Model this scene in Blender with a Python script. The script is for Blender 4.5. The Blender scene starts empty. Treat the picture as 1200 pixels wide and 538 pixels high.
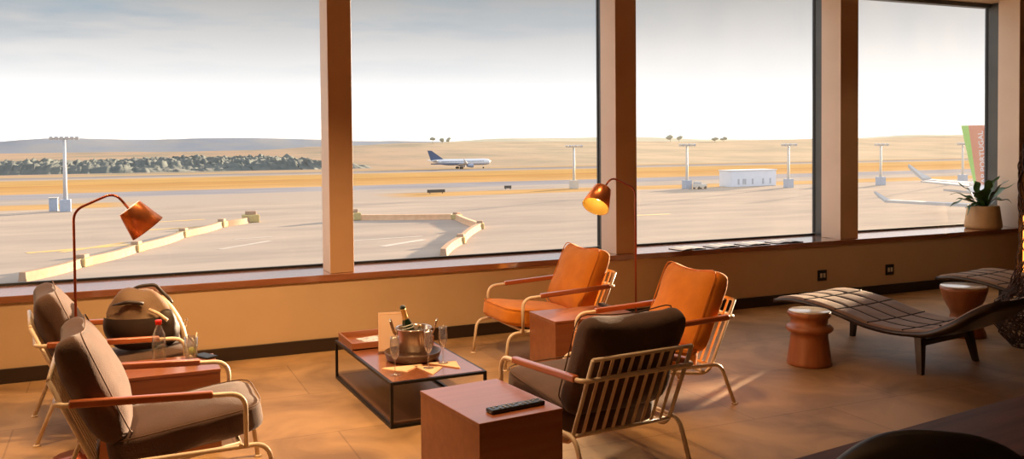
import bpy, bmesh, math, random
from mathutils import Vector, Matrix, noise
random.seed(7)
PI = math.pi
scene = bpy.context.scene
COL = scene.collection

# ------------------------------------------------------------------ materials
def new_mat(name):
    m = bpy.data.materials.new(name); m.use_nodes = True
    nt = m.node_tree
    return m, nt, nt.nodes['Principled BSDF']

def setp(b, **k):
    for n, v in k.items():
        n = {'rough': 'Roughness', 'metal': 'Metallic', 'spec': 'Specular IOR Level', 'coat': 'Coat Weight',
             'coat_rough': 'Coat Roughness', 'sheen': 'Sheen Weight', 'emit': 'Emission Color', 'emit_s': 'Emission Strength',
             'trans': 'Transmission Weight', 'ior': 'IOR'}[n]
        b.inputs[n].default_value = v

def mat(name, c1, c2=None, scale=6.0, stretch=(1, 1, 1), detail=4, bump=0.0, bscale=None, lo=.35, hi=.65, **k):
    """two-tone noise material, object coordinates"""
    m, nt, b = new_mat(name)
    N, L = nt.nodes, nt.links
    tc = N.new('ShaderNodeTexCoord'); mp = N.new('ShaderNodeMapping'); mp.inputs['Scale'].default_value = stretch
    L.new(tc.outputs['Object'], mp.inputs['Vector'])
    if c2 is None: c2 = tuple(x * .85 for x in c1)
    nz = N.new('ShaderNodeTexNoise'); nz.inputs['Scale'].default_value = scale; nz.inputs['Detail'].default_value = detail
    L.new(mp.outputs[0], nz.inputs['Vector'])
    cr = N.new('ShaderNodeValToRGB')
    cr.color_ramp.elements[0].position = lo; cr.color_ramp.elements[0].color = (*c1, 1)
    cr.color_ramp.elements[1].position = hi; cr.color_ramp.elements[1].color = (*c2, 1)
    L.new(nz.outputs['Fac'], cr.inputs['Fac']); L.new(cr.outputs['Color'], b.inputs['Base Color'])
    if bump:
        n2 = N.new('ShaderNodeTexNoise'); n2.inputs['Scale'].default_value = bscale or scale * 8
        n2.inputs['Detail'].default_value = 3; L.new(mp.outputs[0], n2.inputs['Vector'])
        bp = N.new('ShaderNodeBump'); bp.inputs['Strength'].default_value = bump; bp.inputs['Distance'].default_value = .01
        L.new(n2.outputs['Fac'], bp.inputs['Height']); L.new(bp.outputs[0], b.inputs['Normal'])
    setp(b, **k)
    return m

def thin_glass(name, tint=(1, 1, 1), base=.03, edge=.35, veil=0.0, rough=.0, veil_col=(1, .96, .88)):
    m = bpy.data.materials.new(name); m.use_nodes = True
    nt = m.node_tree; N, L = nt.nodes, nt.links
    for n in list(N): N.remove(n)
    out = N.new('ShaderNodeOutputMaterial'); tr = N.new('ShaderNodeBsdfTransparent'); tr.inputs[0].default_value = (*tint, 1)
    gl = N.new('ShaderNodeBsdfGlossy'); gl.inputs['Roughness'].default_value = rough
    lw = N.new('ShaderNodeLayerWeight'); lw.inputs['Blend'].default_value = .25
    mr = N.new('ShaderNodeMapRange'); mr.inputs['To Min'].default_value = base; mr.inputs['To Max'].default_value = edge
    L.new(lw.outputs['Facing'], mr.inputs['Value'])
    mx = N.new('ShaderNodeMixShader'); L.new(mr.outputs[0], mx.inputs[0]); L.new(tr.outputs[0], mx.inputs[1]); L.new(gl.outputs[0], mx.inputs[2])
    last = mx
    if veil:
        tl = N.new('ShaderNodeBsdfTranslucent'); tl.inputs[0].default_value = (*veil_col, 1)
        tc = N.new('ShaderNodeTexCoord'); nz = N.new('ShaderNodeTexNoise'); nz.inputs['Scale'].default_value = 1.3; nz.inputs['Detail'].default_value = 5
        L.new(tc.outputs['Object'], nz.inputs['Vector'])
        m2 = N.new('ShaderNodeMapRange'); m2.inputs['From Min'].default_value = .3; m2.inputs['From Max'].default_value = .7
        m2.inputs['To Min'].default_value = veil * .6; m2.inputs['To Max'].default_value = veil * 1.4
        L.new(nz.outputs['Fac'], m2.inputs['Value'])
        mm = N.new('ShaderNodeMixShader'); L.new(m2.outputs[0], mm.inputs[0]); L.new(mx.outputs[0], mm.inputs[1]); L.new(tl.outputs[0], mm.inputs[2])
        last = mm
    L.new(last.outputs[0], out.inputs['Surface'])
    return m

def wood(name, c1, c2, axis='x', rough=.35, coat=.3, scale=5.0):
    st = {'x': (.6, 9, 9), 'y': (9, .6, 9), 'z': (9, 9, .6)}[axis]
    return mat(name, c1, c2, scale=scale * .5, stretch=st, detail=6, lo=.3, hi=.7, bump=.05, rough=rough, coat=coat, coat_rough=.2)

M = {}
M['paint'] = mat('beige wall paint', (.57, .39, .225), (.54, .365, .21), 3, rough=.6)
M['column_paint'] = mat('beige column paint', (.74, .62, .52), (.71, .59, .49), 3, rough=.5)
M['column_shade'] = mat('column paint in warm shade', (.56, .34, .185), (.52, .31, .17), 3, rough=.5)  # same column paint, browned for the dim warm light on the front
M['skirting'] = wood('dark skirting wood', (.030, .016, .010), (.02, .011, .008), 'x', .4, .1)
M['sill_wood'] = wood('reddish sill wood', (.33, .12, .055), (.24, .085, .04), 'x', .2, 1.0)
M['sill_wood'].node_tree.nodes['Principled BSDF'].inputs['Coat Roughness'].default_value=.10
M['sill_wood'].node_tree.nodes['Principled BSDF'].inputs['Coat IOR'].default_value=2.0
M['alu'] = mat('grey window aluminium', (.10, .105, .105), (.085, .09, .09), 4, rough=.4, metal=.4)
M['gasket'] = mat('black window gasket', (.012, .012, .012), rough=.5)
M['upstand'] = mat('pale window upstand', (.80, .76, .76), rough=.4)
M['dark_wall'] = mat('dim back wall paint', (.36, .24, .14), (.33, .21, .12), 1.2, rough=.8)
M['ceil'] = mat('ceiling plaster', (.55, .46, .36), rough=.9)
M['glass_clear'] = thin_glass('clear window glass', base=.02, edge=.12, veil=.008)
M['glass_hazy'] = thin_glass('sun hazed window glass', base=.02, edge=.12, veil=.025)  # translucent veil imitates sun glare over this pane and the next
M['glass_hazier'] = thin_glass('strongly sun hazed window glass', base=.02, edge=.12, veil=.035)
M['orange'] = mat('burnt orange cushion fabric', (.62, .195, .008), (.54, .16, .006), 9, bump=.25, bscale=160, rough=.9, sheen=.1)
M['brown'] = mat('dark brown cushion fabric', (.084, .040, .026), (.066, .032, .021), 9, bump=.25, bscale=160, rough=.9, sheen=.12)
M['brown_piping'] = mat('brown seam piping', (.11, .055, .032), rough=.8)
M['orange_piping'] = mat('orange seam piping', (.66, .20, .012), rough=.8)
M['cream_metal'] = mat('cream powder coated steel', (.74, .58, .42), (.70, .55, .40), 8, rough=.35)
M['arm_wood'] = wood('reddish armrest wood', (.42, .115, .035), (.31, .075, .022), 'y', .28, .6)
M['box_wood'] = wood('reddish brown cube veneer', (.30, .10, .040), (.23, .07, .028), 'x', .3, .35)
M['table_wood'] = wood('reddish brown table veneer', (.30, .10, .042), (.22, .07, .03), 'y', .22, .6)
M['shelf_wood'] = wood('dark shelf veneer', (.13, .062, .036), (.095, .045, .027), 'y', .4, .2)
M['tray_wood'] = wood('tray wood', (.34, .12, .05), (.27, .09, .036), 'x', .35, .3)
M['black_metal'] = mat('black steel', (.012, .010, .009), rough=.45, metal=.3)
M['copper'] = mat('brushed copper', (.82, .27, .10), (.70, .22, .08), 14, (1, 1, .1), rough=.30, metal=.85)
M['copper_dark'] = mat('copper stem', (.40, .10, .05), rough=.28, metal=.85)
M['cap_light'] = mat('pale lamp shade cap', (.75, .72, .72), rough=.3, metal=.3)  # pale tone stands in for a bright reflection on the cap
M['shade_in'] = mat('white lamp lining tinted by glow', (.9, .72, .30), rough=.5)  # white lining, the bulb's yellow glow tinted into its colour
M['silver'] = mat('polished steel', (.62, .50, .40), rough=.16, metal=1.0)
M['dish'] = wood('dark round tray wood', (.10, .05, .032), (.07, .035, .022), 'x', .4, .2)
M['bottle_green'] = mat('dark green glass', (.006, .016, .008), rough=.08, coat=.6)
M['foil'] = mat('gold bottle foil', (.80, .47, .16), rough=.3, metal=.8)
M['bottle_label'] = mat('white bottle label', (.75, .70, .62), rough=.5)
M['thin'] = thin_glass('thin drinking glass', base=.10, edge=.95, tint=(.95, .95, .95), rough=.05, veil=.06)
M['plastic_clear'] = thin_glass('clear bottle plastic', base=.10, edge=.65, tint=(.93, .93, .93), rough=.06, veil=.05)
M['water'] = thin_glass('pale drink', base=.05, edge=.25, tint=(.93, .92, .80))
M['lime'] = mat('lime slice', (.45, .55, .06), (.65, .70, .25), 30, rough=.4)
M['red_cap'] = mat('red plastic cap', (.70, .02, .015), rough=.35)
M['napkin'] = mat('peach paper napkin', (.90, .60, .38), (.86, .56, .34), 5, rough=.8)
M['paper'] = mat('white paper', (.78, .74, .70), rough=.5)
M['paper_print'] = mat('printed page', (.80, .77, .74), (.42, .38, .36), 26, lo=.52, hi=.62, rough=.3)
M['menu_face'] = mat('peach menu card', (.92, .66, .48), (.88, .62, .45), 5, rough=.5)
M['acrylic'] = thin_glass('menu holder acrylic', base=.06, edge=.5, tint=(.96, .95, .93))
M['black_plastic'] = mat('black plastic', (.010, .010, .011), rough=.3)
M['grey_button'] = mat('grey buttons', (.30, .30, .32), rough=.35)
M['white_plastic'] = mat('white socket plastic', (.70, .62, .50), rough=.4)
M['terracotta'] = wood('reddish turned wood', (.36, .13, .05), (.27, .092, .035), 'z', .45, .25)
M['stool_top'] = mat('pale polished stool top', (.70, .62, .52), (.60, .52, .43), 9, rough=.18, coat=.7)
M['leather'] = mat('brown quilted leather', (.30, .175, .095), (.24, .135, .074), 7, rough=.62, spec=.25, bump=.1, bscale=60)
M['stitch'] = mat('dark quilting seam', (.03, .017, .011), rough=.7)
M['dark_wood'] = wood('near black wood', (.030, .015, .010), (.020, .010, .007), 'x', .4, .3)
M['pot'] = mat('tan ceramic', (.50, .33, .17), (.46, .30, .15), 6, rough=.6)
M['soil'] = mat('potting soil', (.03, .02, .012), rough=1.0)
M['leaf'] = mat('dark green frond', (.045, .115, .022), (.025, .07, .014), 9, rough=.35, coat=.2)
M['wire'] = mat('rusty brown twisted wire', (.085, .040, .022), (.055, .025, .014), 20, rough=.5, metal=.3)
M['bag_brown'] = mat('brown bag canvas', (.21, .125, .07), (.16, .09, .05), 8, rough=.7, bump=.15, bscale=120)
M['bag_dark'] = mat('dark bag leather', (.035, .020, .014), (.025, .014, .010), 8, rough=.5)
M['bag_cream'] = mat('cream bag strap', (.62, .45, .30), rough=.6)
M['near_table'] = wood('dark polished table wood', (.17, .055, .026), (.10, .032, .016), 'x', .5, 0.0)
M['near_table'].node_tree.nodes['Principled BSDF'].inputs['Specular IOR Level'].default_value = .12
M['black_leather'] = mat('black chair leather', (.014, .010, .008), (.010, .007, .006), 12, rough=.45)
# outside
M['barrier'] = mat('cream orange barrier plastic', (.40, .275, .20), (.35, .235, .165), 1.2, rough=.8, spec=.05)
M['barrier_foot'] = mat('yellowish barrier block', (.52, .42, .20), (.46, .37, .17), 2, rough=.8, spec=.05)
M['barrier_brightened'] = mat('barrier plastic brightened for shade', (.72, .45, .27), (.64, .38, .22), 1.2, rough=.6)  # same plastic, colour lifted on beams facing away from the sun
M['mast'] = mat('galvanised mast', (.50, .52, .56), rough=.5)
M['mast_right'] = mat('paler mast', (.62, .60, .56), rough=.6)  # paler, warmer grey than the left mast
M['mast_base'] = mat('blue grey cabinet paint', (.38, .46, .60), rough=.6)
M['shed'] = mat('pale blue panel', (.66, .74, .88), (.62, .70, .85), .4, rough=.6)
M['shed_dark'] = mat('shed opening', (.40, .47, .58), rough=.6)
M['plane_white'] = mat('white aircraft paint', (.74, .78, .86), rough=.35)
M['plane_navy'] = mat('navy aircraft paint', (.03, .06, .15), (.06, .12, .26), 6, rough=.35)
M['plane_belly'] = mat('grey blue aircraft belly', (.30, .36, .50), rough=.4)
M['plane_win'] = mat('dark aircraft windows', (.15, .18, .26), rough=.2)
M['wing_grey'] = mat('wing grey', (.62, .64, .68), rough=.4)
M['wing_sun'] = mat('pale grey wing paint', (.36, .39, .44), (.33, .36, .41), rough=.5)
M['fin_green'] = mat('green fin paint', (.32, .66, .16), rough=.45)
M['fin_red'] = mat('red fin paint', (.62, .24, .17), rough=.45)
M['tyre'] = mat('tyre rubber', (.02, .02, .022), rough=.8)
M['tree_dark'] = mat('distant tree foliage', (.085, .105, .102), (.055, .075, .082), .09, rough=1.0)
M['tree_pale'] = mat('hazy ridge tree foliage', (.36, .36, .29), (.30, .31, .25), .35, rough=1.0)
M['sign_dark'] = mat('dark airfield sign', (.06, .06, .06), rough=.7)
M['marking_yellow'] = mat('worn yellow apron paint', (.56, .34, .08), (.42, .30, .15), .8, rough=.9)
M['marking_white'] = mat('worn white apron paint', (.40, .37, .35), (.34, .31, .29), .8, rough=.9)

# ------------------------------------------------------------------ mesh helpers
def fillet(pts, rad, n=6):
    pts = [Vector(p) for p in pts]
    if not isinstance(rad, (list, tuple)): rad = [rad] * len(pts)
    out = [pts[0]]
    for i in range(1, len(pts) - 1):
        p, a, b = pts[i], pts[i - 1], pts[i + 1]
        d1, d2 = (a - p), (b - p)
        r = min(rad[i], d1.length * .49, d2.length * .49)
        if r < 1e-5: out.append(p); continue
        s, e = p + d1.normalized() * r, p + d2.normalized() * r
        for k in range(n + 1):
            t = k / n
            out.append(s * (1 - t) ** 2 + p * 2 * t * (1 - t) + e * t * t)
    out.append(pts[-1])
    return out

class MB:
    def __init__(s): s.bm = bmesh.new()
    def box(s, c, size, rot=None, bevel=0, seg=2, mi=0):
        r = bmesh.ops.create_cube(s.bm, size=1)
        vs = r['verts']
        mt = Matrix.Translation(c) @ (rot.to_4x4() if rot else Matrix()) @ Matrix.Diagonal((*size, 1))
        bmesh.ops.transform(s.bm, matrix=mt, verts=vs)
        fs = list({f for v in vs for f in v.link_faces})
        for f in fs: f.material_index = mi
        if bevel:
            es = list({e for v in vs for e in v.link_edges})
            bmesh.ops.bevel(s.bm, geom=es, offset=bevel, segments=seg, affect='EDGES', profile=.5)
        return s
    def tube(s, pts, r, n=8, closed=False, caps=True, mi=0, flat=1.0):
        pts = [Vector(p) for p in pts]
        rs = r if isinstance(r, (list, tuple)) else [r] * len(pts)
        rings = []; up = None
        N = len(pts)
        for i, p in enumerate(pts):
            if closed: t = pts[(i + 1) % N] - pts[i - 1]
            else: t = pts[min(i + 1, N - 1)] - pts[max(i - 1, 0)]
            if t.length < 1e-9: t = Vector((0, 0, 1))
            t.normalize()
            if up is None:
                up = Vector((0, 0, 1)) if abs(t.z) < .9 else Vector((1, 0, 0))
            up = up - t * up.dot(t)
            if up.length < 1e-6: up = t.orthogonal()
            up.normalize(); sd = t.cross(up)
            rings.append([s.bm.verts.new(p + (up * math.cos(2 * PI * k / n) * flat + sd * math.sin(2 * PI * k / n)) * rs[i]) for k in range(n)])
        m = N if closed else N - 1
        for i in range(m):
            a, b = rings[i], rings[(i + 1) % N]
            for k in range(n):
                f = s.bm.faces.new((a[k], a[(k + 1) % n], b[(k + 1) % n], b[k])); f.smooth = True; f.material_index = mi
        if caps and not closed:
            for rg in (rings[0][::-1], rings[-1]):
                f = s.bm.faces.new(rg); f.material_index = mi
        return s
    def lathe(s, prof, n=32, c=(0, 0, 0), mt=None, mi=0, smooth=True):
        rings = []
        T = mt or Matrix.Translation(c)
        for r, z in prof:
            if r < 1e-5: rings.append([s.bm.verts.new(T @ Vector((0, 0, z)))])
            else: rings.append([s.bm.verts.new(T @ Vector((r * math.cos(2 * PI * k / n), r * math.sin(2 * PI * k / n), z))) for k in range(n)])
        for a, b in zip(rings, rings[1:]):
            for k in range(n):
                k2 = (k + 1) % n
                if len(a) == 1 and len(b) == 1: continue
                if len(a) == 1: vs = (a[0], b[k2], b[k])
                elif len(b) == 1: vs = (a[k], a[k2], b[0])
                else: vs = (a[k], a[k2], b[k2], b[k])
                f = s.bm.faces.new(vs); f.smooth = smooth; f.material_index = mi
        return s
    def poly(s, pts, mi=0, smooth=False):
        f = s.bm.faces.new([s.bm.verts.new(p) for p in pts]); f.material_index = mi; f.smooth = smooth
        return s
    def prism(s, pts, off, mi=0):
        """polygon extruded by vector off"""
        off = Vector(off); pts = [Vector(p) for p in pts]
        a = [s.bm.verts.new(p) for p in pts]; b = [s.bm.verts.new(p + off) for p in pts]
        n = len(a)
        for vs in [a[::-1], b] + [(a[i], a[(i + 1) % n], b[(i + 1) % n], b[i]) for i in range(n)]:
            f = s.bm.faces.new(vs); f.material_index = mi
        return s
    def grid(s, fn, nu, nv, mi=0, smooth=True, wrap=False):
        vs = [[s.bm.verts.new(fn(i / nu, j / nv)) for j in range(nv + 1)] for i in range(nu + 1)]
        for i in range(nu):
            for j in range(nv):
                f = s.bm.faces.new((vs[i][j], vs[i + 1][j], vs[i + 1][j + 1], vs[i][j + 1])); f.smooth = smooth; f.material_index = mi
        return s
    def blob(s, c, r, sub=2, amp=.2, seed=0, mi=0):
        q = bmesh.ops.create_icosphere(s.bm, subdivisions=sub, radius=1)
        o = Vector((seed * 3.1, seed * 1.7, 0))
        for v in q['verts']:
            k = 1 + amp * noise.noise(v.co * 1.7 + o) * 2
            v.co = Vector((c[0] + v.co.x * r[0] * k, c[1] + v.co.y * r[1] * k, c[2] + v.co.z * r[2] * k))
            for f in v.link_faces: f.smooth = True; f.material_index = mi
        return s
    def build(s, name, mats, parent=None, loc=None, rotz=0):
        bmesh.ops.recalc_face_normals(s.bm, faces=s.bm.faces[:])
        me = bpy.data.meshes.new(name); s.bm.to_mesh(me); s.bm.free()
        for m in (mats if isinstance(mats, (list, tuple)) else [mats]): me.materials.append(m)
        o = bpy.data.objects.new(name, me); COL.objects.link(o)
        if parent: o.parent = parent
        if loc: o.location = loc
        o.rotation_euler.z = rotz
        return o

def tag(o, label=None, cat=None, group=None, kind=None):
    if label: o['label'] = label
    if cat: o['category'] = cat
    if group: o['group'] = group
    if kind: o['kind'] = kind
    return o
def thing(name, label, cat, loc=(0, 0, 0), rotz=0, group=None):
    o = bpy.data.objects.new(name, None); o.empty_display_size = .1; COL.objects.link(o)
    o.location = loc; o.rotation_euler.z = rotz
    return tag(o, label, cat, group)
def struct(o): o['kind'] = 'structure'; return o
def dup(o, loc=None, rotz=None, label=None, parent=None):
    c = o.copy(); COL.objects.link(c)
    if parent: c.parent = parent
    if loc is not None: c.location = loc
    if rotz is not None: c.rotation_euler.z = rotz
    if label: c['label'] = label
    for ch in list(o.children): dup(ch, parent=c)
    return c
def swap_mats(root, table):
    """give a copied thing's fabric parts meshes of its own with other materials"""
    for ch in root.children:
        if ch.type == 'MESH' and any(m in table for m in ch.data.materials):
            ch.data = ch.data.copy()
            for i, m in enumerate(ch.data.materials):
                if m in table: ch.data.materials[i] = table[m]
        swap_mats(ch, table)

def cushion_mesh(W, H, T, puff=.02, n=5.0, cuts=9, seed=0, ears=0.0, wr=.004, npl=None):
    """upholstered cushion, local x width, z height, y thickness"""
    bm = bmesh.new()
    r = bmesh.ops.create_cube(bm, size=2)
    bmesh.ops.subdivide_edges(bm, edges=bm.edges[:], cuts=cuts, use_grid_fill=True)
    o = Vector((seed * 5.3, seed * 2.1, seed))
    for v in bm.verts:
        p = v.co.copy()
        mx = max(abs(p.x), abs(p.y), abs(p.z))
        pl = npl or n
        ln = ((abs(p.x) ** pl + abs(p.z) ** pl) ** (n / pl) + abs(p.y) ** n) ** (1 / n)
        q = p * (mx / ln)
        u, w = q.x, q.z
        bulge = puff * max(0, 1 - u * u) * max(0, 1 - w * w)
        x = q.x * W / 2 * (1 - .02 * (1 - w * w)); z = q.z * H / 2
        if ears and w > 0: z += ears * (abs(u) ** 2.2 - .45) * w
        y = q.y * (T / 2 + bulge)
        nn = noise.noise(Vector((x * 7, z * 7, y * 3)) + o) * wr + noise.noise(Vector((x * 19, z * 19, y * 9)) + o) * wr * .45
        y += nn * (1 if q.y > 0 else -1); z += nn * .4; x += nn * .4
        v.co = Vector((x, y, z))
    for f in bm.faces: f.smooth = True
    mb = MB(); mb.bm.free(); mb.bm = bm
    return mb
def seam_loop(W, H, y, n=5.0, k=48, ears=0.0):
    pts = []
    for i in range(k):
        a = 2 * PI * i / k
        c, s = math.cos(a), math.sin(a)
        m = (abs(c) ** n + abs(s) ** n) ** (-1 / n)
        u, w = c * m, s * m
        z = w * H / 2
        if ears and w > 0: z += ears * (abs(u) ** 2.2 - .45) * w
        pts.append((u * W / 2 * (1 - .02 * (1 - w * w)), y, z))
    return pts

# ------------------------------------------------------------------ setting: room
WY = 7.148          # inner face of the window wall
GY = 7.70           # glass plane
X0, X1, YB, ZC = -5.0, 17.0, -3.0, 3.6

def floor_material():
    m, nt, b = new_mat('large tan stone slabs')
    N, L = nt.nodes, nt.links
    tc = N.new('ShaderNodeTexCoord'); mp = N.new('ShaderNodeMapping'); mp.inputs['Rotation'].default_value = (0, 0, .0)
    L.new(tc.outputs['Object'], mp.inputs['Vector'])
    br = N.new('ShaderNodeTexBrick'); br.inputs['Scale'].default_value = 1.0
    br.inputs['Brick Width'].default_value = 1.15; br.inputs['Row Height'].default_value = .85; br.inputs['Mortar Size'].default_value = .006
    br.inputs['Mortar Smooth'].default_value = .4
    br.inputs['Color1'].default_value = (.41, .245, .115, 1); br.inputs['Color2'].default_value = (.365, .22, .103, 1); br.inputs['Mortar'].default_value = (.28, .165, .077, 1)
    L.new(mp.outputs[0], br.inputs['Vector'])
    nz = N.new('ShaderNodeTexNoise'); nz.inputs['Scale'].default_value = 1.7; nz.inputs['Detail'].default_value = 7; nz.inputs['Distortion'].default_value = .8
    L.new(mp.outputs[0], nz.inputs['Vector'])
    cr = N.new('ShaderNodeValToRGB'); cr.color_ramp.elements[0].position = .35; cr.color_ramp.elements[0].color = (.60, .57, .56, 1)
    cr.color_ramp.elements[1].position = .62; cr.color_ramp.elements[1].color = (1.14, 1.13, 1.10, 1)
    L.new(nz.outputs['Fac'], cr.inputs['Fac'])
    mx = N.new('ShaderNodeMix'); mx.data_type = 'RGBA'; mx.blend_type = 'MULTIPLY'; mx.inputs['Factor'].default_value = 1
    L.new(br.outputs['Color'], mx.inputs['A']); L.new(cr.outputs['Color'], mx.inputs['B'])
    L.new(mx.outputs['Result'], b.inputs['Base Color'])
    n2 = N.new('ShaderNodeTexNoise'); n2.inputs['Scale'].default_value = 14; n2.inputs['Detail'].default_value = 6
    L.new(mp.outputs[0], n2.inputs['Vector'])
    bp = N.new('ShaderNodeBump'); bp.inputs['Strength'].default_value = .18; bp.inputs['Distance'].default_value = .01
    L.new(n2.outputs['Fac'], bp.inputs['Height']); L.new(bp.outputs[0], b.inputs['Normal'])
    setp(b, rough=.55, spec=.3)
    return m
M['floor'] = floor_material()

struct(MB().box(((X0 + X1) / 2, (YB + 7.78) / 2, -.1), (X1 - X0, 7.78 - YB, .2)).build('floor', M['floor']))
struct(MB().box(((X0 + X1) / 2, (YB + 7.78) / 2, ZC + .1), (X1 - X0, 7.78 - YB, .2)).build('ceiling', M['ceil']))
struct(MB().box((X0 - .1, (YB + 7.78) / 2, ZC / 2), (.2, 7.78 - YB, ZC)).build('wall_left', M['dark_wall']))
struct(MB().box((X1 + .1, (YB + 7.78) / 2, ZC / 2), (.2, 7.78 - YB, ZC)).build('wall_right', M['dark_wall']))
struct(MB().box(((X0 + X1) / 2, YB - .1, ZC / 2), (X1 - X0, .2, ZC)).build('wall_back', M['dark_wall']))
struct(MB().box(((X0 + X1) / 2, WY + .316, .2815), (X1 - X0, .632, .563)).build('wall_window', M['paint']))
struct(MB().box(((X0 + X1) / 2, WY + .316, (3.3 + ZC) / 2), (X1 - X0, .632, ZC - 3.3)).build('wall_header', M['paint']))
struct(MB().box(((X0 + X1) / 2, WY - .009, .052), (X1 - X0, .018, .104), bevel=.003).build('baseboard_window', M['skirting']))
struct(MB().box(((X0 + X1) / 2, WY + .295, .589), (X1 - X0, .63, .052), bevel=.006).build('trim_1', M['sill_wood']))   # continuous wooden window ledge

# columns between the windows and the windows themselves
RE = [-.92 + 0.0, 1.767, 4.458, 7.192, 9.90]     # right faces of the columns
COLW = .225
CX = []
for i, xr in enumerate(RE):
    w = .195 if i == 1 else (.245 if i == 3 else COLW)
    CX.append(xr - w / 2)
    m = MB().box((xr - w / 2, WY + .035 + .14, (.615 + 3.3) / 2), (w, .28, 3.3 - .615), bevel=.004)
    m.bm.normal_update()
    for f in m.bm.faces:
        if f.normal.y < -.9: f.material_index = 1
    struct(m.build('trim_%d' % (i + 2), [M['column_paint'], M['column_shade']]))
def window(n, xa, xb, gm):
    root = bpy.data.objects.new('window_%d' % n, None); COL.objects.link(root); root.location = (xa, GY, .615); struct(root)
    W = xb - xa; H = 3.3 - .615
    f = MB()
    f.box((.006, -.11, H / 2), (.012, .26, H)); f.box((W - .006, -.11, H / 2), (.012, .26, H)); f.box((W / 2, -.02, H - .025), (W - .05, .09, .05))
    f.build('window_frame', M['alu'], root)
    MB().box((W / 2, -.01, .009), (W - .05, .04, .018)).build('gasket', M['gasket'], root)
    g = MB().box((.015, -.01, H / 2), (.006, .025, H - .06)); g.box((W - .015, -.01, H / 2), (.006, .025, H - .06)); g.build('side_gasket', M['gasket'], root)
    MB().poly([(.013, 0, .012), (W - .013, 0, .012), (W - .013, 0, H - .05), (.013, 0, H - .05)]).build('pane', gm, root)
ws = [X0] + CX
struct(MB().box(((9.9 + X1) / 2, WY + .336, (.615 + 3.3) / 2), (X1 - 9.9, .59, 3.3 - .615)).build('wall_end_sun_block', M['paint']))  # unseen stretch made solid to keep low sun off the right floor
for i, (a, b) in enumerate(zip(ws, ws[1:])):
    window(i + 1, a, b, [M['glass_clear'], M['glass_clear'], M['glass_clear'], M['glass_hazy'], M['glass_hazier'], M['glass_hazy'], M['glass_hazy'], M['glass_hazy']][i])

# ------------------------------------------------------------------ armchairs
w = .334; wr = .312
def make_chair():
    root = thing('armchair', 'x', 'armchair', (0, 0, 0), 0, 'metal framed lounge armchairs')
    cm = M['cream_metal']
    path = fillet([(w, .352, .272), (w, .352, .518), (w, -.43, .556), (-w, -.43, .556), (-w, .352, .518), (-w, .352, .272)], [0, .075, .06, .06, .075, 0], 7)
    MB().tube(path, .0115, 10).build('arm_tube', cm, root)
    for s in (-1, 1):
        lf = MB().tube(fillet([(s * wr, .49, .006), (s * wr, .455, .268), (s * wr, -.33, .262), (s * wr, -.435, .006)], [0, .075, .055, 0], 7), .0115, 10)
        lo = lf.build('leg_frame', cm, root)
        for yy in (.49, -.435):
            MB().lathe([(0, 0), (.02, 0), (.02, .006), (.0125, .01), (0, .01)], 14, (s * wr, yy, 0)).build('foot', cm, lo)
        # wooden armrest on the tube
        a0, a1 = Vector((s * w, -.375, .5535)), Vector((s * w, .21, .525))
        d = (a1 - a0); rot = d.to_track_quat('Y', 'Z').to_matrix()
        MB().box((a0 + a1) / 2 + Vector((0, 0, .004)), (.036, d.length, .034), rot, bevel=.009, seg=3).build('armrest', M['arm_wood'], root)
    # seat and back frame
    fr = MB()
    for s in (-1, 1):
        fr.tube(fillet([(s * .292, -.452, .655), (s * .292, -.255, .205), (s * .292, .33, .275)], [0, .07, 0], 7), .0105, 8)
    fr.tube([(-.292, -.452, .655), (.292, -.452, .655)], .0105, 8)
    fr.tube([(-.292, -.275, .252), (.292, -.275, .252)], .0105, 8)
    fr.tube([(-.325, .33, .272), (.325, .33, .272)], .0105, 8)
    fr.tube([(-.322, -.2, .228), (.322, -.2, .228)], .0095, 8)
    fr.tube([(-.322, .05, .255), (.322, .05, .255)], .0095, 8)
    fr.build('seat_frame', cm, root)
    sl = MB()
    for k in range(9):
        x = -.292 + .584 * (k + 1) / 10
        a, b = Vector((x, -.272, .247)), Vector((x, -.449, .652))
        d = b - a
        sl.box((a + b) / 2, (.017, .006, d.length), d.to_track_quat('Z', 'Y').to_matrix())
    sl.build('back_slats', cm, root)
    # seat cushion: box cushion laid flat, front higher
    sc = cushion_mesh(.575, .69, .14, .014, 6, 9, 1, 0, .003)
    a = math.radians(8)
    T = Matrix.Translation((0, .108, .333)) @ Matrix.Rotation(a, 4, 'X') @ Matrix.Rotation(-PI / 2, 4, 'X')
    bmesh.ops.transform(sc.bm, matrix=T, verts=sc.bm.verts[:])
    so = sc.build('seat_cushion', M['brown'], root)
    p = MB().tube([T @ Vector(v) for v in seam_loop(.575, .69, -.058, 6)], .0035, 5, closed=True).build('piping', M['brown_piping'], so)
    bc = cushion_mesh(.605, .525, .172, .034, 3.4, 13, 4, .044, .012, 8)
    T = Matrix.Translation((0, -.280, .582)) @ Matrix.Rotation(math.radians(23), 4, 'X')
    bmesh.ops.transform(bc.bm, matrix=T, verts=bc.bm.verts[:])
    bo = bc.build('back_cushion', M['brown'], root)
    for yy in (.060,):
        MB().tube([T @ Vector(v) for v in seam_loop(.588, .508, yy, 8, 64, .044)], .0035, 5, closed=True).build('piping', M['brown_piping'], bo)
    return root
ch = make_chair()
ch.location = (.175, 4.56, 0); ch.rotation_euler.z = -PI / 2
ch['label'] = 'brown cushioned metal armchair nearest the camera at the left, empty seat'
dup(ch, (-.02, 5.91, 0), math.radians(-85), 'brown cushioned metal armchair by the window wall holding the bag')
dup(ch, (2.23, 4.055, 0), math.radians(5.5), 'brown cushioned metal armchair seen from behind, slatted back towards the camera')
toorange = {M['brown']: M['orange'], M['brown_piping']: M['orange_piping']}
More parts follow.
